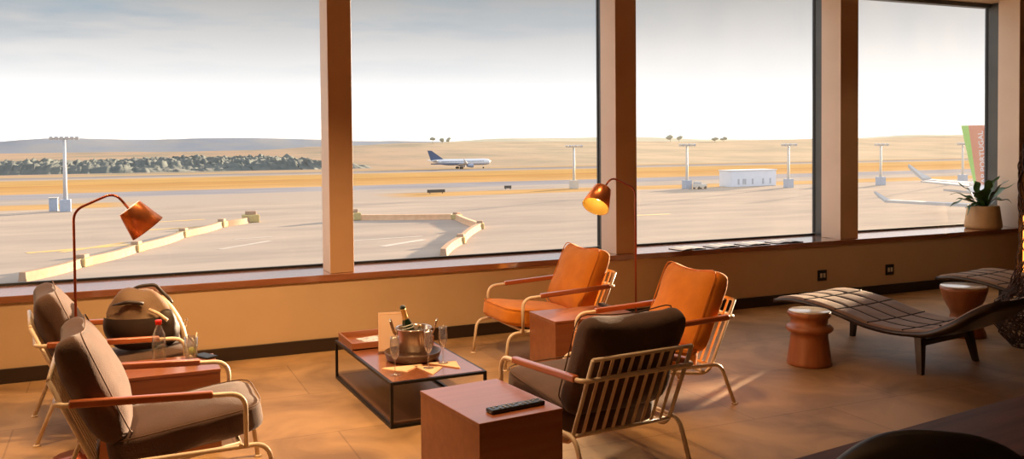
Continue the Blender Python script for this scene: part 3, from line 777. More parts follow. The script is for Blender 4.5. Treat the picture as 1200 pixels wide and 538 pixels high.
# ------------------------------------------------------------------ OUTSIDE: airfield, ground 10.5 m below the floor
ZG = -10.5
def ground_material():
    m, nt, b = new_mat('airfield ground')
    N, L = nt.nodes, nt.links
    geo = N.new('ShaderNodeNewGeometry'); sp = N.new('ShaderNodeSeparateXYZ'); L.new(geo.outputs['Position'], sp.inputs[0])
    mp = N.new('ShaderNodeMapping'); mp.inputs['Scale'].default_value = (.012, .05, .05); L.new(geo.outputs['Position'], mp.inputs['Vector'])
    nz = N.new('ShaderNodeTexNoise'); nz.inputs['Scale'].default_value = 1; nz.inputs['Detail'].default_value = 6; L.new(mp.outputs[0], nz.inputs['Vector'])
    # wobble the band edges a little
    md = N.new('ShaderNodeMath'); md.operation = 'MULTIPLY_ADD'; md.inputs[1].default_value = 6; md.inputs[2].default_value = -3
    L.new(nz.outputs['Fac'], md.inputs[0])
    ad = N.new('ShaderNodeMath'); ad.operation = 'ADD'; L.new(sp.outputs['Y'], ad.inputs[0]); L.new(md.outputs[0], ad.inputs[1])
    mr = N.new('ShaderNodeMapRange'); mr.inputs['From Min'].default_value = 0; mr.inputs['From Max'].default_value = 500; L.new(ad.outputs[0], mr.inputs['Value'])
    cr = N.new('ShaderNodeValToRGB'); cr.color_ramp.interpolation = 'LINEAR'
    e = cr.color_ramp.elements
    apron = (0.331, 0.285, 0.252); grass = (.415, .268, .122); taxi = (0.250, 0.250, 0.279); taxi2 = (0.325, 0.294, 0.272); run = (0.224, 0.208, 0.208); dry = (0.405, 0.288, 0.160)
    stops = [(0, apron), (190, (0.352, 0.304, 0.267)), (197, (0.352, 0.304, 0.267)), (199, grass), (214, grass), (218, taxi2), (236, taxi2), (240, taxi), (262, taxi), (267, grass),
             (310, (0.368, 0.218, 0.081)), (318, (0.331, 0.197, 0.086)), (326, (0.394, 0.250, 0.095)), (372, (0.384, 0.255, 0.112)), (378, (0.331, 0.294, 0.267)), (396, run), (412, run), (416, dry), (428, (0.320, 0.250, 0.155)), (436, (0.352, 0.267, 0.160))]
    for i, (y, c) in enumerate(stops):
        el = e[i] if i < 2 else e.new(y / 500)
        el.position = y / 500; el.color = (*c, 1)
    L.new(mr.outputs[0], cr.inputs['Fac'])
    # no lower grass strip between the left window and the middle: concrete there
    n2 = N.new('ShaderNodeTexNoise'); n2.inputs['Scale'].default_value = 1; n2.inputs['Detail'].default_value = 8; n2.inputs['Roughness'].default_value = .65
    mp2 = N.new('ShaderNodeMapping'); mp2.inputs['Scale'].default_value = (.03, .11, .1); L.new(geo.outputs['Position'], mp2.inputs['Vector']); L.new(mp2.outputs[0], n2.inputs['Vector'])
    c2 = N.new('ShaderNodeValToRGB'); c2.color_ramp.elements[0].position = .34; c2.color_ramp.elements[0].color = (.80, .81, .84, 1)
    c2.color_ramp.elements[1].position = .62; c2.color_ramp.elements[1].color = (1.06, 1.04, 1.02, 1)
    L.new(n2.outputs['Fac'], c2.inputs['Fac'])
    mx = N.new('ShaderNodeMix'); mx.data_type = 'RGBA'; mx.blend_type = 'MULTIPLY'; mx.inputs['Factor'].default_value = 1
    L.new(cr.outputs['Color'], mx.inputs['A']); L.new(c2.outputs['Color'], mx.inputs['B'])
    # grass gap
    def step(a, b_, src):
        r = N.new('ShaderNodeMapRange'); r.inputs['From Min'].default_value = a; r.inputs['From Max'].default_value = b_; r.clamp = True; L.new(src, r.inputs['Value']); return r.outputs[0]
    def mul(a, b_):
        r = N.new('ShaderNodeMath'); r.operation = 'MULTIPLY'; L.new(a, r.inputs[0]); L.new(b_, r.inputs[1]); return r.outputs[0]
    msk = mul(mul(step(-2, 6, sp.outputs['X']), step(66, 56, sp.outputs['X'])), mul(step(194, 198, sp.outputs['Y']), step(240, 232, sp.outputs['Y'])))
    m3 = N.new('ShaderNodeMix'); m3.data_type = 'RGBA'; L.new(msk, m3.inputs['Factor']); L.new(mx.outputs['Result'], m3.inputs['A']); m3.inputs['B'].default_value = (.325, .283, .255, 1)
    L.new(m3.outputs['Result'], b.inputs['Base Color'])
    setp(b, rough=.9, spec=0.0)
    return m
M['ground'] = ground_material()
struct(MB().grid(lambda u, t: Vector((-500 + 1500 * u, 12 + 420 * t, ZG)), 30, 20, smooth=False).build('ground', M['ground']))

def terrain_material():
    m, nt, b = new_mat('dry hillside')
    N, L = nt.nodes, nt.links
    geo = N.new('ShaderNodeNewGeometry'); sp = N.new('ShaderNodeSeparateXYZ'); L.new(geo.outputs['Position'], sp.inputs[0])
    mp = N.new('ShaderNodeMapping'); mp.inputs['Scale'].default_value = (.016, .010, .25); L.new(geo.outputs['Position'], mp.inputs['Vector'])
    nz = N.new('ShaderNodeTexNoise'); nz.inputs['Scale'].default_value = 1; nz.inputs['Detail'].default_value = 8; nz.inputs['Roughness'].default_value = .68; L.new(mp.outputs[0], nz.inputs['Vector'])
    c1 = N.new('ShaderNodeValToRGB'); e = c1.color_ramp.elements
    e[0].position = .36; e[0].color = (.22, .205, .165, 1); e[1].position = .56; e[1].color = (.34, .25, .185, 1)
    L.new(nz.outputs['Fac'], c1.inputs['Fac'])
    c2 = N.new('ShaderNodeValToRGB'); e = c2.color_ramp.elements
    e[0].position = .38; e[0].color = (.33, .285, .215, 1); e[1].position = .58; e[1].color = (.43, .345, .255, 1)
    L.new(nz.outputs['Fac'], c2.inputs['Fac'])
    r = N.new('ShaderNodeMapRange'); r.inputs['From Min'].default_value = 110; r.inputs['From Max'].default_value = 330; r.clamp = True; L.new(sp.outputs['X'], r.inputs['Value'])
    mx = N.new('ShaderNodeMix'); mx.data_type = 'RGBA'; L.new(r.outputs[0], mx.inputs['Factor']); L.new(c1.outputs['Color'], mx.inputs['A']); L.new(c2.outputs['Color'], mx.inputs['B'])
    L.new(mx.outputs['Result'], b.inputs['Base Color']); setp(b, rough=1.0, spec=0.0)
    return m
def ridge(x):      # height of the near slope's crest
    pts = [(-500, -3), (-90, -3.2), (60, -3.4), (140, -2.4), (200, .2), (290, 3.4), (420, 4.2), (560, 3.0), (640, 2.4), (900, 4.5), (1100, 7.0), (1300, 8.5), (1700, 9)]
    for (a, za), (b_, zb) in zip(pts, pts[1:]):
        if x <= b_:
            t = max(0, min(1, (x - a) / (b_ - a))); t = t * t * (3 - 2 * t); return za + (zb - za) * t
    return pts[-1][1]
def terr(u, t):
    x = -500 + 2300 * u; y = 430 + 520 * t
    k = max(0, (y - 470) / 430); k = min(1.0, k)
    h = ZG + (ridge(x) - ZG) * (k ** 1.15)
    h += noise.noise(Vector((x * .011, y * .011, 0))) * 1.0 * k + noise.noise(Vector((x * .04, y * .04, 3))) * .35 * k
    if t == 0: h = ZG - .05
    return Vector((x, y, h))
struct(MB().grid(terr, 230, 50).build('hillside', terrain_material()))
def far_mat(name, c1, c2): return mat(name, c1, c2, .012, (1, .4, 4), 6, rough=1.0, spec=0)  # distance haze is painted into both hill colours
def far_hill(name, y0, depth, pts, m, seed):
    def prof(x):
        for (a, za), (b_, zb) in zip(pts, pts[1:]):
            if x <= b_:
                t = max(0, min(1, (x - a) / (b_ - a))); t = t * t * (3 - 2 * t); return za + (zb - za) * t
        return pts[-1][1]
    xa, xb = pts[0][0], pts[-1][0]
    def fn(u, t):
        x = xa + (xb - xa) * u
        z = -14 + (prof(x) + 14) * math.sin(t * PI / 2) + noise.noise(Vector((x * .006 + seed, 0, 0))) * 2.2 * t + noise.noise(Vector((x * .03 + seed, t * 3, 0))) * 1.0 * t
        return Vector((x, y0 + depth * t, z))
    struct(MB().grid(fn, 200, 14).build(name, m))
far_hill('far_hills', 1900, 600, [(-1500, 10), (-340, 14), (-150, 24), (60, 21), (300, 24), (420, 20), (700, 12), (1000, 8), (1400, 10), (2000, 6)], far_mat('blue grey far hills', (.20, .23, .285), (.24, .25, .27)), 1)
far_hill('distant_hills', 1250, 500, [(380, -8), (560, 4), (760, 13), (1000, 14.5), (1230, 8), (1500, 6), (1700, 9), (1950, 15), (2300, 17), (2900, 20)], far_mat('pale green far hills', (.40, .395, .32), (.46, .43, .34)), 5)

# forest belt beyond the runway on the left (nobody could count it) and single trees on the ridge
fo = MB(); rnd = random.Random(11)
def canopy(u, t):
    x = -330 + 455 * u; y = 455 + 165 * t
    kk = max(0, (y - 470) / 430); base = ZG + (ridge(x) - ZG) * kk ** 1.15
    edge = min(1, t * 9) * min(1, (1 - t) * 9)
    patch = noise.noise(Vector((x * .013, y * .03, 5)))
    fade = max(0, min(1, (124 - x) / 28 + patch * .6)) * max(.25, min(1, 1.05 - .9 * max(0, t - .45) + patch))
    lump = .62 + .38 * noise.noise(Vector((x * .16, y * .11, 1))) + .30 * noise.noise(Vector((x * .45, y * .3, 2))) + .16 * noise.noise(Vector((x * 1.1, y * .8, 3)))
    return Vector((x + 1.5 * noise.noise(Vector((x, y, 9))), y, base - .3 + 6.2 * edge * fade * max(.05, lump)))
fo.grid(canopy, 620, 26)
tag(fo.build('forest_belt', M['tree_dark']), 'dark green belt of distant trees beyond the runway at the left', 'forest', kind='stuff')
def tree(x, y, h, wd, label, pale=True):
    k = max(0, min(1, (y - 470) / 430)); base = ZG + (ridge(x) - ZG) * k ** 1.15 - .4
    root = thing('distant_tree', label, 'tree', (x, y, base), 0, 'small trees on the ridge')
    mt = M['tree_pale']
    MB().tube([(0, 0, 0), (0, 0, h * .6)], .25, 6).build('trunk', mt, root)
    m = MB()
    for j in range(4):
        m.blob((rnd.uniform(-.4, .4) * wd, 0, h * rnd.uniform(.55, .9)), (wd * .55, wd * .5, h * .22), 2, .25, j + x)
    m.build('crown', mt, root)
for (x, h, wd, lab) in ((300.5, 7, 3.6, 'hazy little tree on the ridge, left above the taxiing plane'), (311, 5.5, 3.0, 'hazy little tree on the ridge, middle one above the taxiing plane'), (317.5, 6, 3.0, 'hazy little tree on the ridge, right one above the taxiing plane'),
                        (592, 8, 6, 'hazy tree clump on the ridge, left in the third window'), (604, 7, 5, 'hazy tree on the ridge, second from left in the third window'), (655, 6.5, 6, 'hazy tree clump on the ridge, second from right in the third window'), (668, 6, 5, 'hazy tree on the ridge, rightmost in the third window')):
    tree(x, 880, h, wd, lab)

# light masts
def mast(x, y, h, label, mt, cab=True):
    root = thing('light_mast', label, 'floodlight mast', (x, y, ZG), 0, 'apron floodlight masts')
    MB().tube([(0, 0, 0), (0, 0, h)], [.42, .26], 10).build('pole', mt, root)
    MB().tube([(-2.3, 0, h), (2.3, 0, h)], .14, 6).build('crossarm', mt, root)
    for k in range(6):
        xx = -2.2 + 4.4 * k / 5
        MB().box((xx, -.25, h + .05), (.62, .45, .62), Matrix.Rotation(.5, 3, 'X'), bevel=.05).build('floodlight', M['mast'] if k % 2 else mt, root)
    MB().box((0, 0, 1.15), (1.9, 1.9, 2.3), bevel=.06).build('base_cabinet', M['mast_base'] if cab else mt, root)
    return root
mast(-8.73, 189.6, 13.9, 'tall grey floodlight mast in the left window', M['mast'])
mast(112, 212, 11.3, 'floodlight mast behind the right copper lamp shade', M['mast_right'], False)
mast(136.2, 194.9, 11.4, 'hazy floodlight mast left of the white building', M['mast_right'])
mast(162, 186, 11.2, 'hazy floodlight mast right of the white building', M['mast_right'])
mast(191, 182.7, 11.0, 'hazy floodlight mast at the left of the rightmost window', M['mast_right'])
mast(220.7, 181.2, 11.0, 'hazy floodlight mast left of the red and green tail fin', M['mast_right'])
cb = thing('equipment_cabinet', 'pale blue cabinet standing left of the tall mast in the left window', 'cabinet', (-10.9, 192, ZG))
MB().box((0, 0, 1.25), (1.5, 1.5, 2.5), bevel=.08).build('cabinet_body', M['mast_base'], cb)
MB().box((0, 0, 2.56), (1.7, 1.7, .12)).build('cabinet_roof', M['mast_right'], cb)
# white building
sb = thing('site_building', 'long pale blue white shed on the apron in the third window', 'building', (159.3, 199.2, ZG), math.radians(4))
MB().box((0, 0, 2.15), (16, 5, 4.3), bevel=.05).build('wall', M['shed'], sb)
MB().box((0, 0, 4.4), (16.4, 5.4, .22)).build('roof', M['plane_white'], sb)
for x in (-5.6, -3.9, -3.2, -.6, 3.2, 5.8):
    MB().box((x, -2.53, 1.35), (.55, .06, 1.5)).build('door', M['shed_dark'], sb)
for (x, y, lab) in ((138.5, 192.5, 'small pale service vehicle beside the mast left of the shed'), (172.5, 184, 'small pale service vehicle right of the shed')):
    v = thing('service_vehicle', lab, 'vehicle', (x, y, ZG), .2, 'service vehicles')
    MB().box((0, 0, .85), (3.8, 1.7, .9), bevel=.15).build('vehicle_body', M['mast_right'], v)
    MB().box((-.9, 0, 1.55), (1.5, 1.6, .8), bevel=.2).build('cab', M['mast'], v)
    for sx in (-1.2, 1.2):
        for sy in (-.8, .8):
            MB().lathe([(0, -.12), (.38, -.12), (.38, .12), (0, .12)], 14, mt=Matrix.Translation((sx, sy, .38)) @ Matrix.Rotation(PI / 2, 4, 'X')).build('wheel', M['tyre'], v)
for (x, y, wd, lab) in ((72.3, 209.5, 4.6, 'long dark airfield sign below the taxiing plane'), (95.6, 218.6, 2.0, 'short dark airfield sign right of the long one')):
    s_ = thing('airfield_sign', lab, 'sign', (x, y, ZG), 0, 'airfield signs')
    MB().box((0, 0, .65), (wd, .25, .75), bevel=.03).build('sign_panel', M['sign_dark'], s_)
    for k in (-1, 1): MB().box((k * wd * .35, 0, .15), (.15, .15, .3)).build('leg', M['sign_dark'], s_)

# barriers
def beam(a, b_, label, sag=0, mt='barrier'):
    a, b_ = Vector((*a, 0)), Vector((*b_, 0)); d = b_ - a
    root = thing('barrier_beam', label, 'barrier', (a.x, a.y, ZG), math.atan2(d.y, d.x), 'barrier beams on the apron')
    L_ = d.length - 1.62; root.location.x += d.normalized().x * .81; root.location.y += d.normalized().y * .81
    n = 10
    m = MB()
    sec = [(-.42, .0), (.42, .0), (.34, .35), (.30, .86), (-.30, .86), (-.34, .35)]
    rings = []
    for i in range(n + 1):
        t = i / n; yy = -sag * math.sin(PI * t)
        rings.append([m.bm.verts.new((t * L_, p[0] + yy, p[1])) for p in sec])
    for r0, r1 in zip(rings, rings[1:]):
        for k in range(6): m.bm.faces.new((r0[k], r0[(k + 1) % 6], r1[(k + 1) % 6], r1[k]))
    m.bm.faces.new(rings[0][::-1]); m.bm.faces.new(rings[-1])
    m.build('beam', M[mt], root)
    return root
def block(p, rz, label, s=1.0):
    root = thing('barrier_block', label, 'barrier', (*p, ZG), rz, 'barrier blocks on the apron')
    MB().box((0, 0, .5 * s), (1.9 * s, 1.6 * s, 1.0 * s), bevel=.12 * s).build('foot_block', M['barrier_foot'], root)
    MB().box((0, 0, 1.2 * s), (1.2 * s, 1.1 * s, .5 * s), bevel=.12 * s).build('top_block', M['barrier'], root)
    return root
LB = [(-8.25, 91.37), (-3.21, 101.38), (2.09, 112.48), (8.21, 127.48), (14.53, 140.83), (19.6, 147.2)]
for i, nm in enumerate(('nearest', 'second', 'third', 'fourth', 'farthest')):
    beam(LB[i], LB[i + 1], 'cream orange barrier beam in the left window, %s of the five from the near left' % nm, .5)
for i, nm in enumerate(('first from the near left', 'second from the near left', 'third from the near left', 'fourth from the near left', 'large one at the far end'), 1):
    block(LB[i], 1.1 if i < 5 else .1, 'yellowish barrier block on the left chain, %s' % nm, .85 if i < 5 else 1.25)
MBp = [(35.6, 142.7), (50.4, 136.1), (47.7, 119.3), (38.6, 102.9), (31.9, 90.7)]
for i, nm in enumerate(('the long far one along the runway side', 'the short one at the right bend', 'the middle one turning back', 'the nearest one by the sill')):
    beam(MBp[i], MBp[i + 1], 'cream orange barrier beam in the second window, %s' % nm, .25, 'barrier_brightened' if i < 2 else 'barrier')
block((35.0, 142.9), .0, 'yellowish barrier block at the left end of the second window chain', 1.25)
block(MBp[1], .6, 'yellowish barrier block at the far corner of the second window chain', .8)
block(MBp[2], 1.2, 'yellowish barrier block at the right bend of the second window chain', .8)
block(MBp[3], 1.1, 'yellowish barrier block on the near leg of the second window chain', .8)
# worn paint on the apron
def mark(x0, y0, x1, y1, wd, yellow=True, n=[0]):
    n[0] += 1
    a, b_ = Vector((x0, y0, 0)), Vector((x1, y1, 0)); d = (b_ - a).normalized(); s = Vector((-d.y, d.x, 0)) * wd / 2
    z = Vector((0, 0, ZG + .015 + .001 * n[0]))
    struct(MB().poly([a + s + z, b_ + s + z, b_ - s + z, a - s + z]).build('apron_marking', M['marking_yellow' if yellow else 'marking_white']))
mark(-9.5, 117, 1.5, 121, 1.5); mark(-6, 116, 1, 124, 1.2); mark(4, 141, 12, 142.5, 1.4); mark(5.5, 155, 13.5, 157, 1.3)
mark(29, 104, 36, 109, 1.1, False); mark(27, 112, 37, 113, .6, False); mark(11, 110, 18, 117, .8, False); mark(14, 121, 19, 122, .6, False)
mark(78, 128, 86, 128, 1.2); mark(59, 66, 63, 67, .9)

# ------------------------------------------------------------------ aircraft (local x forward, z up)
def slab(m, pts, th, mi=0):
    """thin lens-like plate from a plan outline, thickened in z"""
    m.prism([Vector(p) - Vector((0, 0, th / 2)) for p in pts], (0, 0, th), mi)
def airliner(label, loc, heading, L_=37, R_=1.9, span=17, zax=3.2, fin_h=7.2, mats=None, detail=True, winglet=1.8, wz=None, dih=.07, group='parked airliners'):
    bodym, finm, wingm = mats
    root = thing('airliner', label, 'airplane', loc, heading, group)
    prof = [(0, 0), (.25, .05), (.55, .35), (.8, 1.0), (.93, 2.0), (1, 3.6)]
    ps = [(R_ * a, L_ - b_) for a, b_ in prof]
    ps += [(R_, L_ * .30), (R_ * .93, L_ * .22), (R_ * .70, L_ * .12), (R_ * .38, L_ * .04), (R_ * .15, 0), (0, 0)]
    T = Matrix.Translation((0, 0, zax)) @ Matrix.Rotation(PI / 2, 4, 'Y')
    m = MB().lathe(ps, 24, mt=T)
    for v in m.bm.verts:      # raise the tail cone
        if v.co.x < L_ * .30: v.co.z += ((L_ * .30 - v.co.x) / (L_ * .30)) ** 1.5 * R_ * .55
    for f in m.bm.faces:
        if f.calc_center_median().z < zax - R_ * .45: f.material_index = 1
    fu = m.build('fuselage', [bodym, M['plane_belly']], root)
    if detail:
        for s in (-1, 1):
            m = MB()
            for k in range(34):
                m.box((L_ * .16 + (L_ * .70) * k / 33, s * R_ * .985, zax + R_ * .22), (.34, .08, .40))
            m.build('cabin_windows', M['plane_win'], fu)
        MB().box((L_ - 1.95, 0, zax + R_ * .42), (.7, R_ * 1.15, .42), Matrix.Rotation(.45, 3, 'Y')).build('cockpit_windows', M['plane_win'], fu)
    for s in (-1, 1):
        a = L_ * .60; rt = L_ * .42
        dz = span * dih; wzz = zax - R_ * .72 if wz is None else wz
        m = MB()
        top = [(a, s * R_ * .5, 0), (L_ * .40, s * span, dz), (L_ * .355, s * span, dz), (rt + 1.2, s * span * .38, dz * .38), (rt, s * R_ * .5, 0)]
        m.prism([Vector(p) + Vector((0, 0, wzz)) for p in top], (0, 0, .28))
        wg = m.build('wing', wingm, root)
        m = MB(); zz = wzz + dz
        c_ = L_ * .045
        wp = [(L_ * .40, s * span, zz), (L_ * .355, s * span, zz), (L_ * .335, s * (span + winglet * .5), zz + winglet * .55), (L_ * .325, s * (span + winglet * .75), zz + winglet), (L_ * .335, s * (span + winglet * .75), zz + winglet), (L_ * .37, s * (span + winglet * .4), zz + winglet * .4)]
        m.prism(wp, (0, .0, .18 if winglet < 2 else .45)); m.build('winglet', wingm, wg)
        m = MB()
        m.prism([Vector(p) + Vector((0, 0, zax + R_ * .35)) for p in [(L_ * .11, s * R_ * .3, 0), (L_ * .03, s * span * .36, .5), (L_ * -.005, s * span * .36, .5), (L_ * .02, s * R_ * .2, 0)]], (0, 0, .2))
        m.build('tailplane', wingm, root)
        E_ = Matrix.Translation((L_ * .56 + .8, s * span * .34, zax - R_ * 1.05)) @ Matrix.Rotation(PI / 2, 4, 'Y')
        MB().lathe([(0, -1.9), (.45, -1.9), (.75, -1.0), (.98, .4), (1.0, 1.3), (.86, 1.6), (.80, 1.3), (0, 1.2)], 20, mt=E_).build('engine', bodym if not detail else M['plane_belly'], root)
        MB().tube([(L_ * .47, s * 2.6, zax - R_), (L_ * .47, s * 2.6, .5)], .14, 8).build('main_gear_leg', M['mast'], root)
        for k in (-.45, .45):
            MB().lathe([(0, -.2), (.5, -.2), (.55, 0), (.5, .2), (0, .2)], 16, mt=Matrix.Translation((L_ * .47 + k, s * 2.6, .55)) @ Matrix.Rotation(PI / 2, 4, 'X')).build('wheel', M['tyre'], root)
    MB().tube([(L_ * .88, 0, zax - R_), (L_ * .88, 0, .4)], .12, 8).build('nose_gear_leg', M['mast'], root)
    MB().lathe([(0, -.18), (.36, -.18), (.4, 0), (.36, .18), (0, .18)], 16, mt=Matrix.Translation((L_ * .88, 0, .4)) @ Matrix.Rotation(PI / 2, 4, 'X')).build('wheel', M['tyre'], root)
    zb = zax + R_ * .75
    return root, zb
jet, zb = airliner('white taxiing airliner with a dark blue tail fin on the distant runway', (140.5, 414, ZG), math.radians(2), 31.5, 1.6, 15, 3.3, mats=(M['plane_white'], M['plane_navy'], M['wing_grey']), group=None)
MB().prism([(7.0, -.12, zb - .1), (.2, -.12, zb + 4.6), (-1.9, -.12, zb + 4.7), (-.2, -.12, zb - .1)], (0, .24, 0)).build('fin', M['plane_navy'], jet)
m = MB()
for s in (-1, 1): m.box((9, s * 1.72, 2.6), (17, .1, .5))
m.build('cheat_line', M['plane_navy'], jet)

# parked airliner nose-in at the right: only its tail fin and wing show beside the plant
pk, zb = airliner('parked airliner with a red and green tail fin behind the potted fern', (94.8, 77.0, ZG), math.radians(-91), 40, 2.5, 11, 4.7, mats=(M['plane_white'], M['fin_red'], M['wing_sun']), detail=False, winglet=1.0)
zf = 5.6
# fin outline: x forward; red sheet with a green aft wedge
TE0, TE1, LE0, LE1, ZT = 1.2, -1.0, 8.0, 2.0, 13.9
fin = MB()
fin.prism([(TE0 + .25, -.15, zf), (LE0, -.15, zf), (LE1 + .7, -.15, ZT - 1.2), (LE1, -.15, ZT), (TE1 + 1.05, -.15, ZT)], (0, .3, 0), 1)
fin.prism([(TE0, -.15, zf), (TE0 + .25, -.15, zf), (TE1 + 1.05, -.15, ZT), (TE1, -.15, ZT)], (0, .3, 0), 0)
fin.build('fin', [M['fin_green'], M['fin_red']], pk)
def text_part(body, size, T, mt, parent, name):
    cu = bpy.data.curves.new(name, 'FONT'); cu.body = body; cu.size = size; cu.align_x = 'LEFT'; cu.align_y = 'CENTER'; cu.extrude = .01
    tmp = bpy.data.objects.new('tmp', cu); COL.objects.link(tmp)
    dg = bpy.context.evaluated_depsgraph_get(); me = bpy.data.meshes.new_from_object(tmp.evaluated_get(dg))
    bpy.data.objects.remove(tmp)
    me.materials.clear(); me.materials.append(mt)
    o = bpy.data.objects.new(name, me); COL.objects.link(o); o.parent = parent; o.matrix_local = T
    return o
# starboard face (local -y) is the one seen; letters run upwards along the fin
T = Matrix.Translation((2.55, -.17, 6.2)) @ Matrix((( 0, -1, 0, 0), (0, 0, -1, 0), (1, 0, 0, 0), (0, 0, 0, 1)))
# text x -> up (z); text y -> aft (-x); face normal -> -y
text_part('TAP PORTUGAL', .95, Matrix.Translation((2.35, -.17, 6.4)) @ Matrix.Rotation(math.radians(5), 4, 'Y').inverted() @ Matrix(((0, -1, 0, 0), (0, 0, -1, 0), (1, 0, 0, 0), (0, 0, 0, 1))), M['plane_white'], pk, 'fin_lettering')
p2, zb = airliner('second parked airliner farther off, only its upturned white wing tip visible', (107.0, 86.5, ZG), math.radians(1), 48, 2.5, 22.5, 4.7, mats=(M['plane_white'], M['plane_white'], M['wing_sun']), detail=False, winglet=2.3, wz=4.0, dih=.06)
airliner('nearest parked airliner, only its thin upswept wing showing left of the potted fern', (65.0, 46.0, ZG), 0, 26, 1.7, 24.4, 3.6, mats=(M['plane_white'], M['plane_white'], M['wing_sun']), detail=False, winglet=1.0, wz=5.6, dih=.0)
MB().prism([(1.5, -.15, 5.6), (8, -.15, 5.6), (3.0, -.15, 11.0), (1.4, -.15, 11.0)], (0, .3, 0)).build('fin', M['plane_white'], p2)

# ------------------------------------------------------------------ sky
wd_ = bpy.data.worlds.new('evening sky'); scene.world = wd_; wd_.use_nodes = True
nt = wd_.node_tree; N, L = nt.nodes, nt.links
for n in list(N): N.remove(n)
out = N.new('ShaderNodeOutputWorld'); bg_ = N.new('ShaderNodeBackground'); L.new(bg_.outputs[0], out.inputs[0])
tc = N.new('ShaderNodeTexCoord'); sp = N.new('ShaderNodeSeparateXYZ'); L.new(tc.outputs['Generated'], sp.inputs[0])
mr = N.new('ShaderNodeMapRange'); mr.inputs['From Min'].default_value = -.05; mr.inputs['From Max'].default_value = .45; L.new(sp.outputs['Z'], mr.inputs['Value'])
cr = N.new('ShaderNodeValToRGB'); e = cr.color_ramp.elements
stops = [(-.05, (.6, .55, .5)), (-.005, (1.1, 1.04, .94)), (.006, (1.5, 1.42, 1.28)), (.045, (1.4, 1.4, 1.4)), (.068, (.99, .99, .99)), (.112, (.70, .70, .705)), (.16, (.45, .455, .46)), (.21, (.55, .57, .60)), (.30, (1.5, 1.5, 1.52)), (.45, (1.7, 1.75, 1.85))]
for i, (z, c_) in enumerate(stops):
    el = e[i] if i < 2 else e.new(.5)
    el.position = (z + .05) / .5; el.color = (*c_, 1)
L.new(mr.outputs[0], cr.inputs['Fac'])
# bluish cloud gaps, more of them to the left (west) and higher up
mp = N.new('ShaderNodeMapping'); mp.inputs['Scale'].default_value = (3.2, 3.2, 22); mp.inputs['Location'].default_value = (.35, .1, .4); L.new(tc.outputs['Generated'], mp.inputs['Vector'])
nz = N.new('ShaderNodeTexNoise'); nz.inputs['Scale'].default_value = 1; nz.inputs['Detail'].default_value = 7; nz.inputs['Roughness'].default_value = .55; L.new(mp.outputs[0], nz.inputs['Vector'])
def mrange(src, a, b_, c_=0, d_=1):
    r = N.new('ShaderNodeMapRange'); r.inputs['From Min'].default_value = a; r.inputs['From Max'].default_value = b_; r.inputs['To Min'].default_value = c_; r.inputs['To Max'].default_value = d_; r.clamp = True
    L.new(src, r.inputs['Value']); return r.outputs[0]
def mul(a, b_):
    r = N.new('ShaderNodeMath'); r.operation = 'MULTIPLY'; L.new(a, r.inputs[0]); L.new(b_, r.inputs[1]); return r.outputs[0]
msk = mul(mul(mrange(nz.outputs['Fac'], .45, .64, 0, .8), mrange(sp.outputs['Z'], .07, .13)), mrange(sp.outputs['X'], .60, .25))
mx = N.new('ShaderNodeMix'); mx.data_type = 'RGBA'; L.new(msk, mx.inputs['Factor']); L.new(cr.outputs['Color'], mx.inputs['A']); mx.inputs['B'].default_value = (.31, .43, .53, 1)
L.new(mx.outputs['Result'], bg_.inputs['Color']); bg_.inputs['Strength'].default_value = 1.0

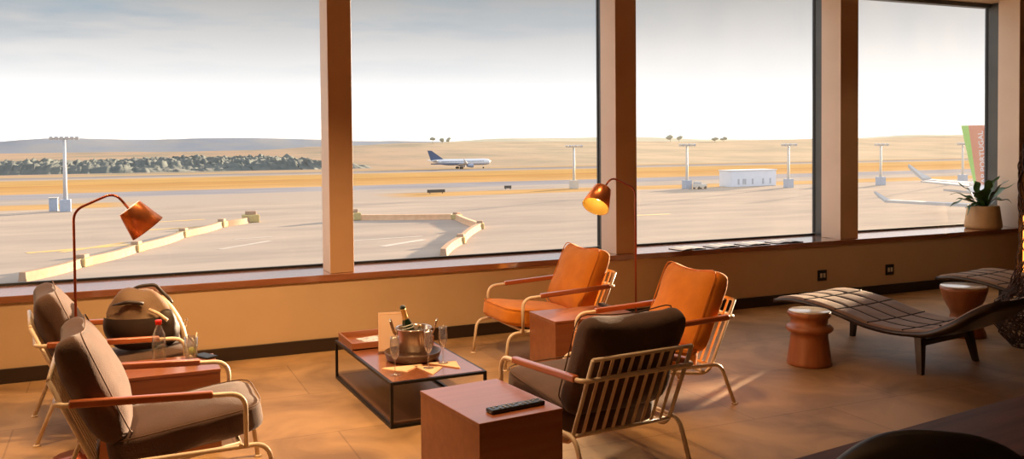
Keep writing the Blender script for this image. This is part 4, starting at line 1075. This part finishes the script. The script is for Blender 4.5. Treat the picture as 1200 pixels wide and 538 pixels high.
# ------------------------------------------------------------------ lights
def sun(az_from_x, el, energy, color, ang=1.5):
    ld = bpy.data.lights.new('evening sun', 'SUN'); ld.energy = energy; ld.color = color; ld.angle = math.radians(ang)
    o = bpy.data.objects.new('evening_sun', ld); COL.objects.link(o)
    d = Vector((math.cos(az_from_x) * math.cos(el), math.sin(az_from_x) * math.cos(el), math.sin(el)))
    o.rotation_euler = d.to_track_quat('Z', 'Y').to_euler(); return o
sun(math.radians(28), math.radians(7.6), 26.0, (1, .74, .47))
def area(loc, size, energy, color, target=None, name='ceiling_light', spread=PI):
    ld = bpy.data.lights.new(name, 'AREA'); ld.shape = 'RECTANGLE'; ld.size, ld.size_y = size; ld.energy = energy; ld.color = color; ld.spread = spread
    o = bpy.data.objects.new(name, ld); COL.objects.link(o); o.location = loc
    t = Vector(target) if target else Vector((loc[0], loc[1], 0))
    o.rotation_euler = (Vector(loc) - t).to_track_quat('Z', 'Y').to_euler(); return o
def spot(loc, target, energy, color, size=80, blend=.8, soft=.12):
    ld = bpy.data.lights.new('ceiling spot or fill', 'SPOT'); ld.energy = energy; ld.color = color; ld.spot_size = math.radians(size); ld.spot_blend = blend; ld.shadow_soft_size = soft
    o = bpy.data.objects.new('ceiling_spot_or_fill', ld); COL.objects.link(o); o.location = loc
    o.rotation_euler = (Vector(loc) - Vector(target)).to_track_quat('Z', 'Y').to_euler(); return o
WARM = (1, .62, .29)
spot((.9, 4.6, 3.5), (.9, 5.4, 0), 470, WARM, 95)
spot((2.3, 4.4, 3.5), (2.2, 5.2, 0), 200, WARM, 95)
spot((-.6, 5.0, 3.5), (-.4, 5.9, 0), 240, WARM, 95)
spot((4.6, 4.6, 3.5), (4.8, 5.4, 0), 6, (1, .62, .33), 95)
spot((7.2, 4.6, 3.5), (7.4, 7.1, .3), 45, (1, .74, .48), 62)  # added fill for the right wall, not one of the room's spots
area((0.2, 2.2, 3.5), (3, 2.5), 7, (1, .65, .36))

# ------------------------------------------------------------------ camera
F_ = 1050.0; PPY = 197.368
r = Vector((0.91414739, -0.40529261, -0.00851156)); u = Vector((0.01891164, 0.02166332, 0.99958644)); d = Vector((0.40494061, 0.9139303, -0.02746821))
cd = bpy.data.cameras.new('camera'); cam = bpy.data.objects.new('camera', cd); COL.objects.link(cam)
Mx = Matrix(((r.x, u.x, -d.x, 0), (r.y, u.y, -d.y, 0), (r.z, u.z, -d.z, 1.65), (0, 0, 0, 1)))
cam.matrix_world = Mx
cd.sensor_width = 36; cd.lens = 36 * F_ / 1200; cd.shift_y = (PPY - 269) / 1200; cd.clip_start = .05; cd.clip_end = 6000
scene.camera = cam
scene.view_settings.view_transform = 'Standard'; scene.view_settings.look = 'None'
scene.view_settings.exposure = 0; scene.view_settings.gamma = 1
scene.cycles.max_bounces = 8; scene.cycles.transparent_max_bounces = 24; scene.cycles.caustics_reflective = False; scene.cycles.caustics_refractive = False
scene.cycles.sample_clamp_indirect = 4
